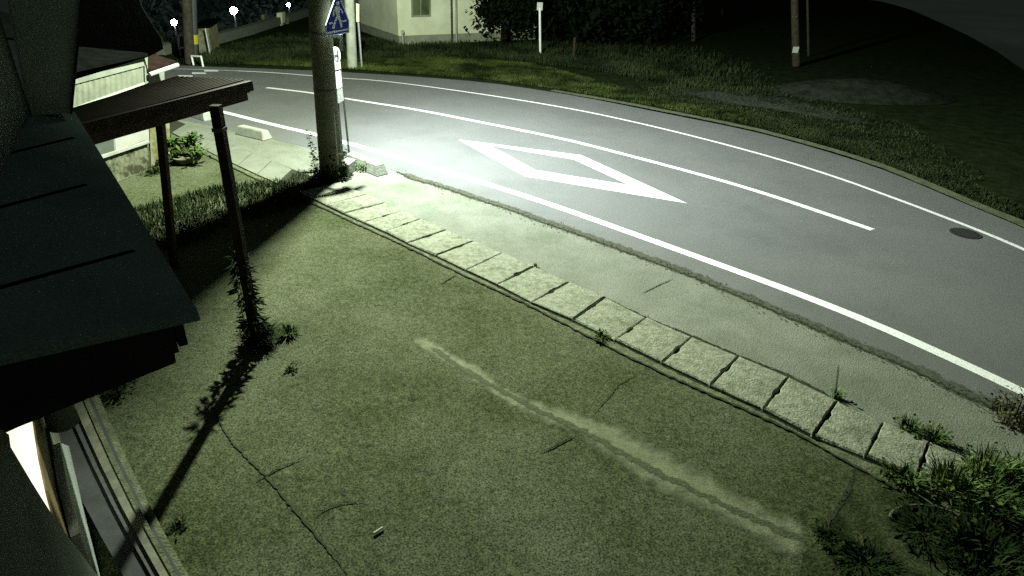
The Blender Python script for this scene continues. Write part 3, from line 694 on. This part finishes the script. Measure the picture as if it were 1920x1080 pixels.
# front fascia beam
fa, fb = G(466, 153, Zc), G(138, 236, Zc)
bm = bmesh.new(); dpt = 0.20
fd = (fb - fa).normalized(); side = fd.cross(UP).normalized()
if side.y > 0: side = -side
prism(bm, [fa + side * .01 + UP * .012, fb + side * .01 + UP * .012, fb + side * .05 + UP * .012, fa + side * .05 + UP * .012], UP * -0.095)
obj('front_beam', bm, M['wood'], t)
bm = bmesh.new(); prism(bm, [fa - fd * -.1 + side * .015 - UP * .0835, fb + side * .015 - UP * .0835, fb + side * .045 - UP * .0835, fa + fd * .1 + side * .045 - UP * .0835], UP * -0.08)
obj('fascia_board', bm, M['reddish'], t)
bm = bmesh.new(); ba, bb = G(325, 146, Zc), G(130, 208, Zc); bar(bm, ba - UP * .06, bb - UP * .06, 0.05, 0.10); obj('rear_beam', bm, M['wood'], t)
bm = bmesh.new(); bar(bm, G(464, 153, Zc) - UP * .06, G(327, 146, Zc) - UP * .06, 0.04, 0.10); obj('side_beam', bm, M['wood'], t)
p1 = G(482, 640); bm = bmesh.new(); bar(bm, p1, Vector((p1.x + 0.0, p1.y + 0.06, 2.47)), 0.085, 0.085, up=Vector((0, 1, 0))); obj('post', bm, M['wood'], t)
bm = bmesh.new(); q = Vector((p1.x, p1.y + .05, 2.24)); box(bm, q, 0.10, 0.10, 0.035); obj('post_collar', bm, M['flash'], t)
p2 = G(326, 500); q2 = P(298, 205, p2, (0, 1, 0))
bm = bmesh.new(); bar(bm, p2, q2, 0.08, 0.08, up=Vector((0, 1, 0))); obj('post', bm, M['wood'], t)

# climbing weed at front post, grass at its foot
bm = bmesh.new()
for k in range(5):
    a = random.uniform(0, 6.28); d = Vector((math.cos(a), math.sin(a), 0))
    tube(bm, p1 + d * 0.09, p1 + d * 0.07 + Vector((-0.03, 0, random.uniform(.5, .95))), 0.006, 0.004, 5)
vine = obj('leafy_weed', bm, M['leaf_dark']); tag(vine, 'tall leafy weed growing up the foot of the front carport post', 'weed')
bm = bmesh.new()
for _ in range(300):
    a = random.uniform(0, 6.28); z = random.uniform(0.12, 1.02); r_ = random.uniform(.03, .09)
    leaf(bm, p1 + Vector((r_ * math.cos(a) - 0.03 * z, r_ * math.sin(a), z)), random.uniform(.08, .14) * (1.15 - z * .4), random.uniform(.026, .042), a, random.uniform(-.7, .6))
obj('leaves', bm, M['leaf_dark'], vine, recalc=False)
tuft('grass_tuft', p1 + Vector((0.03, -0.02, 0)), 0.22, 0.20, 520, M['leaf_dark'], 'dark grass tuft round the foot of the front carport post', leafy=30)
tuft('grass_tuft', p1 + Vector((0.28, 0.16, 0)), 0.15, 0.10, 160, M['leaf'], 'small grass tuft just right of the front carport post')

# ================================================================== NEIGHBOUR HOUSE
h0, h1 = G(196, 347), G(286, 318)
hd = (h1 - h0).normalized(); hn = Vector((hd.y, -hd.x, 0))
if hn.dot(-h0) < 0: hn = -hn
def HP(px, py, off=0.0): return P(px, py, h0 + hn * off, hn)
t = thing('neighbour_house', 'low house with corrugated siding and dark roof behind the carport', 'house', h0)
top_l, top_r = HP(132, 195), HP(277, 152)
print('nh heights', top_l.z, top_r.z, HP(136, 160).z, HP(277, 108).z, HP(278, 262).z)
def corr(name, L, R, mt, pitch=0.10, depth=0.006):
    """vertical corrugated sheet between left (top,bottom) and right (top,bottom)"""
    (lt_, lb_), (rt_, rb_) = L, R
    n = max(4, int((rb_ - lb_).length / pitch) * 4)
    bm = bmesh.new(); prev = None
    for i in range(n + 1):
        f = i / n; o = hn * (depth if i % 4 in (0, 1) else 0) + hn * 0.005
        a = bm.verts.new(lt_.lerp(rt_, f) + o); b = bm.verts.new(lb_.lerp(rb_, f) + o)
        if prev: bm.faces.new((prev[0], a, b, prev[1]))
        prev = (a, b)
    return obj(name, bm, mt, t)
def hq(px, off=0.0): return [HP(x, y, off) for x, y in px]
bm = bmesh.new(); prism(bm, [h0 - hd * 3, h1 + hd * 0.0, Vector((h1.x, h1.y, top_r.z)), Vector((h0.x - hd.x * 3, h0.y - hd.y * 3, top_r.z))], -hn * 0.15)
obj('wall', bm, M['siding'], t)
corr('lower_siding', (HP(112, 318), HP(124, 372)), (HP(277, 262), HP(284, 318)), M['siding_dirty'])
corr('upper_siding', (HP(110, 166), HP(112, 212)), (HP(275, 122), HP(276, 154)), M['siding'])
bm = bmesh.new(); prism(bm, hq([(110, 160), (277, 106), (277, 122), (110, 166)], .03), -hn * .03); obj('eave_board', bm, M['flash'], t)
bm = bmesh.new(); prism(bm, hq([(112, 211), (276, 153), (277, 156), (112, 214)], .03), -hn * .03); obj('drip_rail', bm, M['sash'], t)
bm = bmesh.new(); prism(bm, hq([(271, 122), (277, 121), (278, 155), (272, 157)], .035), -hn * .03); obj('corner_trim', bm, M['flash'], t)
wf = obj('window', prism(bmesh.new(), hq([(118, 262), (278, 212), (280, 268), (130, 318)], .02), -hn * .02), M['sash'], t)
obj('pane', prism(bmesh.new(), hq([(125, 272), (212, 240), (215, 283), (135, 309)], .026), -hn * .004), M['glass'], wf)
obj('curtain', prism(bmesh.new(), hq([(214, 240), (272, 218), (274, 262), (217, 283)], .026), -hn * .004), M['curtain'], wf)
obj('sill', prism(bmesh.new(), hq([(125, 312), (280, 264), (281, 268), (130, 318)], .06), -hn * .05), M['sash'], wf)
bm = bmesh.new(); prism(bm, hq([(170, 357), (300, 312), (301, 317), (172, 363)], .05), -hn * .05); obj('base_trim', bm, M['curb'], t)
# roof rising away from the eave, shade put into its near-black colour
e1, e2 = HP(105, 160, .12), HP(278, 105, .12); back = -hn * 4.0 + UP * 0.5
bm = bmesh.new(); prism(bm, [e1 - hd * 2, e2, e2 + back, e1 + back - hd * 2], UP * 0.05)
obj('main_roof', bm, M['roof_shaded'], t)
gn = Vector((0.12, -1, 0)).normalized()
def GE(px, py): return P(px, py, e2, gn)
bm = bmesh.new(); prism(bm, [GE(*p) for p in ((100, 172), (277, 107), (306, 92), (302, 72), (266, 14), (244, -60), (170, -110), (60, -110))], -gn * .02)  # added thin sheet, turned away from the lamp to keep this area black
obj('added_shade_gable', bm, M['roof_shaded'], t)
# small side wing to the right
w0 = HP(280, 318, -0.02); 
bm = bmesh.new(); wq = [HP(279, 214, -.02), HP(317, 203, -.02), HP(319, 268, -.02), HP(300, 300, -.02), HP(284, 316, -.02)]; prism(bm, wq, -hn * 1.2); obj('side_wing_wall', bm, M['mossy_wall'], t)
bm = bmesh.new(); prism(bm, [HP(278, 141, -.3), HP(308, 131, -.3), HP(309, 160, -.3), HP(279, 170, -.3)], -hn * .6); obj('side_wing_upper', bm, M['flash'], t)
bm = bmesh.new(); ra, rb = HP(277, 137, .05), HP(330, 119, .05)
prism(bm, [ra, rb, rb - hn * 1.2 + UP * .35 - hd * .5, ra - hn * 1.2 + UP * .35], UP * .05); obj('side_roof', bm, M['roof_red'], t)
bm = bmesh.new(); tube(bm, ra + hn * .04 - UP * .02, rb + hn * .04 - UP * .02, 0.035, None, 8); obj('rain_gutter', bm, M['sash'], t)

# garden things by the wing
g0 = G(352, 305)
pot = thing('flower_planter', 'low round planter of leafy green plants beside the gutter lids', 'planter', g0)
bm = bmesh.new(); tube(bm, g0, g0 + UP * .12, .16, .24, 20); obj('bowl', bm, M['curb'], pot)
bm = bmesh.new(); leaf_cloud(bm, g0 + UP * .33, .38, .34, .24, 420, .10); obj('foliage', bm, M['leaf'], pot, recalc=False)
bm = bmesh.new(); q = G(312, 287); tube(bm, q, q + UP * .13, .06, .08, 14); tag(obj('white_pot', bm, M['white']), 'small white pot at the corner of the neighbour house', 'pot')
tuft('weed_tuft', G(325, 298), .3, .28, 120, M['leaf'], 'leafy weeds left of the round planter', leafy=200)
tuft('weed_tuft', G(290, 325), .18, .22, 60, M['leaf_dark'], 'dark weeds at the foot of the neighbour house corner', leafy=90)
bm = bmesh.new(); q = GP([(312, 304), (330, 300), (334, 332), (316, 336)]); prism(bm, q, UP * .05); tag(obj('paving_slab', bm, M['gravel']), 'flat brownish slab beside the rear carport post', 'slab')

# grassy strip in the pole's shadow, that shade also put into its dark leaf colour
def grass_patch(name, polypx, n, h, material, z=0, bw=0.012, kind='stuff', dens=None):
    pl = GP(polypx); xs = [p.x for p in pl]; ys = [p.y for p in pl]; bm = bmesh.new(); k = 0; tries = 0
    while k < n and tries < n * 60:
        tries += 1; p = (random.uniform(min(xs), max(xs)), random.uniform(min(ys), max(ys)))
        if not inside(p, pl): continue
        if dens and random.random() > dens(p): continue
        k += 1; blade(bm, (p[0], p[1], z), h * random.uniform(.35, 1), bw, h * random.uniform(0, .7), random.uniform(0, 6.28))
    return tag(obj(name, bm, material, recalc=False), kind=kind)
def clump(p): return 0.25 + 0.75 * (0.5 + 0.5 * math.sin(p[0] * 3.1 + 2 * math.sin(p[1] * 2.3)) * math.sin(p[1] * 2.7 + math.sin(p[0] * 4.1)))
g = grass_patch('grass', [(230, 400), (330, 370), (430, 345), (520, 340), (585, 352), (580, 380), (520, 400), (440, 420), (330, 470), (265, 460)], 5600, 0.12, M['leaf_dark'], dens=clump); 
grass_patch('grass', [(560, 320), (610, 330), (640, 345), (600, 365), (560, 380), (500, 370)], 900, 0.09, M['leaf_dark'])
# verge grass over the road
verge = far_edge[3:-2]
vp = [(446, 120), (560, 125), (660, 130), (785, 139), (910, 149), (1035, 166), (1140, 183), (1228, 200), (1399, 233), (1399, 215), (1250, 192), (1150, 160), (1000, 120), (860, 108), (660, 108), (446, 112)]
vp2 = [(1399, 233), (1484, 255), (1587, 284), (1676, 314), (1826, 376), (1920, 412), (1920, 392), (1800, 335), (1600, 256), (1399, 212)]
def lush(p):
    s = 0.35 + 0.65 * max(0, math.sin(p[0] * 1.3 + 0.6) * 0.5 + 0.5) * (0.6 + 0.4 * math.sin(p[1] * 3 + p[0] * 2))
    return s
g = grass_patch('verge_grass', vp, 46000, 0.10, M['grass'], dens=lush, bw=0.016)
g = grass_patch('verge_grass', vp2, 14000, 0.08, M['bank'], dens=lush, bw=0.016)  # darker grass colour stands in for the lamp beam falling off here
def fade(p):
    return clump(p) * max(0.0, min(1.0, (9.0 - p[0]) / 6.0)) * max(0.0, min(1.0, (31 - p[1]) / 6))
g = grass_patch('bank_grass', [(330, 118), (446, 122), (660, 108), (900, 108), (1100, 130), (1400, 185), (1700, 260), (1650, 120), (1400, 90), (1100, 75), (900, 70), (740, 75), (560, 60), (440, 85)], 26000, 0.20, M['bank'], dens=fade, bw=0.03)
def edge_dens(p):
    return clump(p) * 0.8
g = grass_patch('verge_grass', [(1190, 150), (1300, 148), (1500, 175), (1700, 235), (1850, 330), (1800, 350), (1600, 258), (1400, 212), (1230, 190)], 9000, 0.07, M['bank'], dens=edge_dens, bw=0.02)
# gravel patches on the far verge
def blob(name, px, mt, z):
    pts = [Vector((p.x, p.y, z)) for p in smooth_poly(GP(px + [px[0]]), 2)[:-1]]; c = sum(pts, Vector()) / len(pts)
    bm = bmesh.new(); lay = bm.verts.layers.float.new('inside')
    o_ = [bm.verts.new(p) for p in pts]; i_ = [bm.verts.new(p.lerp(c, .55)) for p in pts]; cv = bm.verts.new(c)
    for v in i_: v[lay] = 0.6
    cv[lay] = 0.7; n = len(pts)
    for k in range(n):
        bm.faces.new((o_[k], o_[(k + 1) % n], i_[(k + 1) % n], i_[k])); bm.faces.new((i_[k], i_[(k + 1) % n], cv))
    return structure(name, bm, mt)
blob('gravel_patch', [(1215, 166), (1290, 158), (1400, 165), (1530, 190), (1640, 222), (1690, 245), (1600, 238), (1480, 214), (1370, 200), (1300, 186)], M['gravel'], 0.02)
blob('gravel_patch', [(1040, 112), (1110, 108), (1200, 112), (1260, 125), (1180, 128), (1100, 124)], M['gravel'], 0.012)
# gravel mound
mc_ = G(1610, 175); bm = bmesh.new(); rows = []
for i in range(11):
    row = []
    for j in range(25):
        r_ = i / 10; a = 2 * math.pi * j / 25
        hgt = 0.45 * max(0, 1 - r_ ** 1.6) + random.uniform(-.03, .03) * (r_ < 1)
        row.append(bm.verts.new(mc_ + Vector((3.0 * r_ * math.cos(a), 1.6 * r_ * math.sin(a), hgt - 0.02))))
    rows.append(row)
for i in range(1, 10):
    for j in range(25): bm.faces.new((rows[i][j], rows[i][(j + 1) % 25], rows[i + 1][(j + 1) % 25], rows[i + 1][j]))
bm.faces.new(rows[1])
M['mound'] = mat('mound_soil', (0.012, 0.015, 0.009), (0.034, 0.038, 0.028), 4, 1, 0.8, 20, spec=0)
tag(obj('gravel_mound', bm, M['mound'], smooth=True), 'low pale gravel mound in the dark beyond the road', 'mound')

# ================================================================== FAR HOUSE
fb0, fb1 = G(748, 84), G(908, 77)
fdv = (fb1 - fb0).normalized(); fn = Vector((fdv.y, -fdv.x, 0))
if fn.dot(-fb0) < 0: fn = -fn
def FP(px, py, off=0.0): return P(px, py, fb0 + fn * off, fn)
t = thing('far_house', 'cream walled house with a window, standing across the road', 'house', fb0)
fl, fr_ = 0.0, (fb1 - fb0).length + 3
def FQ(a, z, off=0): return fb0 + fdv * a + UP * z + fn * off
bm = bmesh.new(); prism(bm, [FQ(0, .35), FQ(fr_, .35), FQ(fr_, 3.2), FQ(0, 3.2)], -fn * 6); obj('wall', bm, M['house_wall'], t)
bm = bmesh.new(); prism(bm, [FQ(.03, -.02, -.03), FQ(fr_ - .03, -.02, -.03), FQ(fr_ - .03, .35, -.03), FQ(.03, .35, -.03)], -fn * 5.9); obj('foundation', bm, M['foundation'], t)
bm = bmesh.new(); prism(bm, [FQ(-.6, 3.2, .6), FQ(fr_ + .6, 3.2, .6), FQ(fr_ + .6, 4.6, -3), FQ(-.6, 4.6, -3)], -fn * .01 + UP * .12)
prism(bm, [FQ(-.6, 3.2, -6.6), FQ(fr_ + .6, 3.2, -6.6), FQ(fr_ + .6, 4.6, -3.02), FQ(-.6, 4.6, -3.02)], UP * .12); obj('roof', bm, M['roof_shaded'], t)
wq = obj('window', prism(bmesh.new(), [FP(*p, .04) for p in ((771, -12), (808, -14), (808, 31), (772, 32))], -fn * .04), M['foundation'], t)
obj('pane', prism(bmesh.new(), [FP(*p, .046) for p in ((774, -12), (788, -12), (788, 28), (774.5, 29))], -fn * .004), M['window_dark'], wq)
obj('pane', prism(bmesh.new(), [FP(*p, .046) for p in ((790, -12), (805.5, -12), (805.5, 27.5), (790, 28))], -fn * .004), M['window_dark'], wq)
for x in (848, 856.5):
    bm = bmesh.new(); a = FP(x - .5, 80, .12); b = FP(x + 1, -40, .12); tube(bm, a, Vector((a.x, a.y, 3.2)), .04, None, 8); obj('downpipe', bm, M['pale_pole'] if x > 850 else M['dark_steel'], t)
bm = bmesh.new(); a = G(756, 86); tube(bm, a, a + UP * .55, .035, None, 8); box(bm, a + UP * .5, .12, .12, .1); tag(obj('short_post', bm, M['pale_pole']), 'short pale post at the corner of the cream house', 'post')
# low building behind, left of the cream house
bm = bmesh.new(); a, b = G(668, 42), G(738, 38)
t = thing('back_shed', 'plain grey building set back left of the cream house', 'building', a)
dd = (b - a); nn_ = Vector((dd.y, -dd.x, 0)).normalized()
if nn_.dot(-a) < 0: nn_ = -nn_
prism(bm, [a, b, b + UP * 2.6, a + UP * 2.6], -nn_ * 4); obj('wall', bm, M['foundation'], t)
bm = bmesh.new(); prism(bm, [a + UP * 2.6 + nn_ * .4, b + UP * 2.6 + nn_ * .4, b + UP * 3 - nn_ * 4.4, a + UP * 3 - nn_ * 4.4], UP * .1); obj('roof', bm, M['roof_shaded'], t)

# ================================================================== POLES AND SIGNS ACROSS THE ROAD
def pole(name, base, toppx, r1, r2, mt, label, cat='utility pole', h=None, group=None):
    a = G(*base); b = P(*toppx, a, (0, 1, 0)); d = (b - a)
    if h: d = d * (h / d.z)
    bm = bmesh.new(); tube(bm, a, a + d, r1, r2, 12)
    o = obj(name, bm, mt, smooth=True); tag(o, label, cat, group); return o, a, a + d
pole('utility_pole', (661, 127), (655, 0), .17, .13, M['pale_pole'], 'pale concrete pole across the road behind the crosswalk sign', h=7)
o, a, b = pole('utility_pole', (1493, 123), (1490, 0), .15, .11, M['bark'], 'dark utility pole with a small white plate, across the road at right', h=7)
q = P(1490.5, 99, a + Vector((0, -.18, 0)), (0, 1, 0)); bm = bmesh.new(); box(bm, q, .22, .02, .22); obj('number_plate', bm, M['faded'], o)
pole('utility_pole', (1300, 77), (1300, 0), .10, .08, M['bark'], 'thin dark pole beyond the dark trees at right', h=6)
pole('guy_pole', (1516, 105), (1514, 0), .05, .04, M['bark'], 'thin dark post just right of the pole with the white plate', 'pole', h=6)
o, a, b = pole('marker_post', (1013, 102), (1012, 14), .045, .045, M['white'], 'slim white post standing alone before the dark trees', 'post')
bm = bmesh.new(); box(bm, b - UP * .1, .22, .04, .28); obj('post_sign', bm, M['faded'], o)
bm = bmesh.new(); a = G(1075, 112); tube(bm, a, a + UP * .8, .06, .05, 8); tag(obj('wooden_stake', bm, M['wood']), 'short brown stake in the grass right of the slim white post', 'stake')
# signboard by the pale pole
a = G(672, 128); t = thing('roadside_board', 'narrow pale upright board on a post right of the pale pole', 'sign', a)
q0 = P(667.5, 6, a, (0, 1, 0)); q1 = P(673.5, 8, a, (0, 1, 0)); q2 = P(673.5, 41, a, (0, 1, 0)); q3 = P(668, 41, a, (0, 1, 0))
bm = bmesh.new(); prism(bm, [q0, q1, q2, q3], Vector((0, .05, 0))); obj('board', bm, M['house_wall'], t)
bm = bmesh.new(); q4 = (q2 + q3) / 2 + Vector((0, .08, 0)); tube(bm, Vector((q4.x, q4.y, 0)), q4 + UP * .3, .035, None, 8); obj('post', bm, M['steel'], t)
# left cluster of poles
pole('utility_pole', (356, 119), (350, 0), .16, .12, M['bark'], 'brown utility pole at the top left beside the pipe frame', h=7)
pole('sign_post', (351, 108), (350, 0), .045, .045, M['steel'], 'thin pale steel post left of the brown utility pole', 'pole', h=5)
o, a, b = pole('utility_pole', (364, 112), (361, 0), .13, .11, M['dark_steel'], 'dark bluish pole with yellow guard band at top left', h=7)
bm = bmesh.new(); d_ = (b - a).normalized(); tube(bm, a + d_ * .55, a + d_ * .85, .15, None, 12); obj('guard_band', bm, M['yellow'], o)
pole('sign_post', (369, 106), (366, 0), .045, .045, M['steel'], 'thin pale steel post right of the banded pole', 'pole', h=5)
pa, pb = G(363, 122), G(381, 125); fr2 = bmesh.new(); ta, tb = P(359, 105, pa, (0, 1, 0)), P(377, 106, pb, (0, 1, 0))
tube(fr2, pa, ta, .03, None, 8); tube(fr2, pb, tb, .03, None, 8); tube(fr2, ta, tb, .03, None, 8)
tag(obj('pipe_frame', fr2, M['white']), 'white upside-down U pipe frame at the far road edge', 'pipe barrier')
# signboard and pale panel by the poles
a = G(343, 106); t = thing('notice_board', 'framed notice board on legs left of the far utility poles', 'notice board', a)
qs = [P(*p, a, (0, 1, 0)) for p in ((336, 66), (350, 65), (350, 88), (336, 90))]
bm = bmesh.new(); prism(bm, qs, Vector((0, .06, 0))); obj('board', bm, M['window_dark'], t)
bm = bmesh.new()
for i in range(4): bar(bm, qs[i] + Vector((0, -.02, 0)), qs[(i + 1) % 4] + Vector((0, -.02, 0)), .05, .05)
obj('frame', bm, M['white'], t)
for x in (337, 349.5):
    bm = bmesh.new(); q = P(x, 95, a, (0, 1, 0)); tube(bm, Vector((q.x, q.y, 0)), Vector((q.x, q.y, qs[0].z)), .03, None, 8); obj('leg', bm, M['steel'], t)
a = G(381, 100); t = thing('small_hut', 'small pale walled hut right of the far utility poles', 'hut', a)
qs = [P(*p, a, (0, 1, 0)) for p in ((371, 52), (391, 50), (395, 95), (373, 97))]; qs[2].z = qs[3].z = 0
bm = bmesh.new(); prism(bm, qs, Vector((-.2, 1.2, 0))); obj('wall', bm, M['mossy_wall'], t)
bm = bmesh.new(); prism(bm, [qs[0] + Vector((-.12, -.15, 0)), qs[1] + Vector((.12, -.15, 0)), qs[1] + Vector((-.08, 1.35, .1)), qs[0] + Vector((-.32, 1.35, .1))], UP * .06); obj('roof', bm, M['roof_shaded'], t)
bm = bmesh.new(); a = G(394, 103); tube(bm, a, a + UP * .9, .035, None, 8); tag(obj('short_post', bm, M['steel']), 'short steel post just right of the small pale hut', 'post')
# low concrete wall along the crest
cp = samp(GP([(302, 104), (336, 94), (400, 82), (460, 65), (540, 40), (582, 28)]), 24)
bm = bmesh.new()
for p, q in zip(cp[:-1], cp[1:]): bar(bm, p + UP * .15, q + UP * .15, .35, .38)
tag(obj('roadside_wall', bm, M['flash']), 'long low pale wall rising to the right under the far lamps', 'wall')
# small signs / vending shapes on the crest
for (x0, x1, y0, y1, lab, mt) in ((489.5, 495, 27, 38, 'small pale box on the low wall, left of the taller pale box', 'mossy_wall'), (518, 529, 24, 45, 'tall pale box standing on the bank under the far lamps', 'house_wall'), (531, 541, 33, 42, 'low pale box beside the tall box on the bank', 'mossy_wall')):
    a = G((x0 + x1) / 2, y1 + 1); qs = [P(*p, a, (0, 1, 0)) for p in ((x0, y0), (x1, y0), (x1, y1), (x0, y1))]
    bm = bmesh.new(); prism(bm, qs, Vector((0, .5, 0))); bmesh.ops.bevel(bm, geom=list(bm.edges), offset=.03, segments=1, affect='EDGES')
    bar(bm, (qs[2] + qs[3]) / 2 - UP * .001, Vector(((qs[2].x + qs[3].x) / 2, qs[2].y, -.05)), .3, .3, up=Vector((0, 1, 0)))
    tag(obj('utility_box', bm, M[mt]), lab, 'utility box')

# ---- far street lamps (lit)
def far_lamp(px, py, Y, r, power, label, rad=None):
    q = AY(px, py, Y); gz = -5 if math.hypot(q.x, q.y) > crest(math.atan2(q.x, q.y)) + 12 else 0
    t = thing('street_lamp', label, 'street lamp', Vector((q.x, q.y, gz)), 'lit street lamps in the distance')
    bm = bmesh.new(); tube(bm, Vector((q.x, q.y, gz)), Vector((q.x, q.y, q.z + .05)), .05, .03, 10); obj('pole', bm, M['eave_dark'], t)
    bm = bmesh.new(); bmesh.ops.create_icosphere(bm, subdivisions=3, radius=r); bmesh.ops.translate(bm, verts=bm.verts, vec=q); obj('lamp_bulb', bm, M['lamp'], t, True)
    pass
far_lamp(438, 20, 46, .22, 2200, 'brightest lit street lamp in the distance at top left')
far_lamp(326, 42, 40, .16, 1200, 'lit street lamp nearest the neighbour house roof')
far_lamp(541, 9, 62, .16, 800, 'smallest lit street lamp, furthest right of the three')

# ================================================================== TREES
def tree(base, h, rx, rz, n, label, mt='tree_leaf', size=.35, trunk=.16, cz=.6, group='dark trees beyond the road'):
    base = Vector(base)
    t = thing('tree', label, 'tree', base, group)
    bm = bmesh.new(); tube(bm, base - UP * .2, base + UP * h * .5, trunk, trunk * .7, 10)
    for _ in range(6):
        a = random.uniform(0, 6.28); s_ = random.uniform(.3, .5) * h
        tube(bm, base + UP * s_, base + Vector((math.cos(a) * rx * .7, math.sin(a) * rx * .7, s_ + h * .25)), trunk * .45, trunk * .15, 7)
    tube(bm, base + UP * h * .5, base + UP * h * .85, trunk * .7, trunk * .2, 8)
    obj('trunk', bm, M['dark_bark'], t)
    bm = bmesh.new(); leaf_cloud(bm, base + UP * h * cz, rx, rx, rz, n, size); obj('crown', bm, M[mt], t, recalc=False)
    return t
tree(G(945, 80), 5.2, 1.5, 2.3, 5200, 'bushy dark tree overlapping the right side of the cream house', size=.22, cz=.5)
tree(G(1010, 74), 5.5, 2.4, 2.6, 5200, 'wide dark tree behind the slim white post', cz=.48, size=.28)
tree(G(1110, 80), 5.0, 2.3, 2.4, 4600, 'dark rounded tree behind the brown stake', cz=.48, size=.28)
tree(G(1215, 80), 4.6, 2.2, 2.2, 4200, 'rightmost dark tree, left of the thin dark pole', cz=.48, size=.28)
tree(G(1060, 45), 7.5, 3.2, 3.6, 4200, 'taller dark tree rising behind the row', cz=.5)
# behind the lamps on the left, on the lower terrace
for (px, Y, h, rx, lab) in ((300, 58, 8, 4.5, 'bluish dark tree behind the neighbour roof'), (385, 60, 9, 4.5, 'bluish dark tree behind the far utility poles'), (455, 66, 9, 5, 'bluish dark tree behind the brightest lamp'),
                            (520, 74, 9, 5, 'bluish dark tree left of the smallest lamp'), (575, 70, 8.5, 4, 'bluish dark tree hidden partly by the thick utility pole'), (700, 72, 9, 6, 'dark tree behind the grey building'), (200, 50, 9, 5, 'dark tree behind the black roof'), (800, 75, 9, 6, 'dark tree behind the cream house roof')):
    q = AY(px, 10, Y); tree((q.x, q.y, -5), h, rx, h * .42, 3600, lab, 'bluish', size=.6, trunk=.3, cz=.6, group='trees on the lower ground')
tuft('weed_tuft', G(327, 90), .8, 1.0, 100, M['leaf'], 'bushy green weeds lit by the lamp near the low wall', leafy=300)
for q_ in [(1320, 60), (1420, 50), (1560, 70)]:
    pass

# ================================================================== WEEDS in the near scene
tuft('weed_tuft', G(1127, 634), .09, .08, 60, M['leaf'], 'small green weed tuft in the kerb joint at the middle of the lid row', leafy=40)
tuft('weed_tuft', G(1005, 500), .05, .05, 24, M['leaf_bright'], 'tiny weed in the seam near the upper middle of the lid row')
tuft('weed_tuft', G(1213, 600), .05, .05, 24, M['leaf'], 'tiny weed at the road side corner of a lid below the diamond')
tuft('weed_tuft', G(1568, 745), .07, .10, 40, M['leaf_bright'], 'thin weed line in the pavement joint above the lids', leafy=20)
tuft('weed_tuft', G(1705, 808), .14, .13, 90, M['leaf'], 'low weeds in the seam at the road side of the last lids', leafy=60)
tuft('weed_tuft', G(1750, 826), .12, .14, 90, M['leaf'], 'low weeds in the seam next to the tall weeds', leafy=60)
tuft('weed_tuft', G(545, 693), .05, .05, 40, M['leaf'], 'small tuft growing in the pale round hole in the yard', leafy=30)
blob('pale_hole_rim', [(518, 700), (522, 684), (545, 678), (565, 684), (566, 697), (545, 708), (530, 710)], M['pale_spot'], 0.001)
tuft('weed_tuft', G(215, 735), .16, .10, 60, M['leaf_dark'], 'dark weeds at the foot of the house under the porch', leafy=90)
tuft('weed_tuft', G(334, 990), .05, .06, 24, M['leaf_dark'], 'tiny dark weed beside the entrance step', leafy=14)
tuft('weed_tuft', G(1905, 792), .26, .30, 160, M['dry'], 'brownish dry bush at the right edge beside the road line', leafy=300)
tuft('weed_tuft', G(1870, 765), .10, .10, 50, M['leaf'], 'small weeds at the road edge left of the dry bush', leafy=30)
# the clump at the lower right
specs = [((1690, 905), .20, .22, 110, 160, 'leaf', 'low leafy weeds left of the last visible lid'),
         ((1775, 925), .22, .42, 320, 30, 'leaf_bright', 'bright upright grass clump over the last lids'),
         ((1840, 905), .22, .50, 260, 120, 'leaf_bright', 'tallest bright weed clump at lower right'),
         ((1835, 960), .30, .45, 420, 200, 'leaf', 'thick green weed clump below the tallest one'),
         ((1900, 925), .28, .45, 300, 220, 'leaf', 'weed clump at the right edge of the picture'),
         ((1915, 1010), .34, .40, 300, 260, 'leaf_dark', 'dark leafy clump at the right edge near the corner'),
         ((1740, 1000), .30, .10, 300, 140, 'leaf_dark', 'flat dark weeds on the bare soil'),
         ((1620, 1060), .26, .10, 300, 100, 'leaf_dark', 'dark weeds at the bottom edge on the bare soil'),
         ((1555, 1010), .13, .09, 160, 30, 'leaf_dark', 'dark weeds at the broken yard corner'),
         ((1840, 1060), .40, .35, 340, 260, 'leaf_dark', 'dark weeds in the bottom right corner')]
for p, r_, h_, n1, n2, mt, lab in specs:
    tuft('weed_clump', G(*p), r_ * .92, h_ * .75, n1, M[mt], lab, 'weeds', 'weed clumps on the soil at the lower right', leafy=n2, bladew=.014)
bm = bmesh.new(); q = G(1745, 985)
for k in range(24):
    a0 = 0.5 + k * .1; 
    if a0 > 2.9: break
    A = Vector((math.cos(a0) * .3, math.sin(a0) * .18, .02)); B = Vector((math.cos(a0 + .1) * .3, math.sin(a0 + .1) * .18, .02)); tube(bm, q + A, q + B, .012, None, 6)
tag(obj('buried_hoop', bm, M['curb']), 'pale curved hose lying in the dark weeds at lower right', 'hose')
# stick on the yard
bm = bmesh.new(); tube(bm, G(701, 1000, .012), G(718, 989, .012), .009, .008, 8); tag(obj('stick', bm, M['stick']), 'short pale stick lying on the yard near the bottom', 'stick')
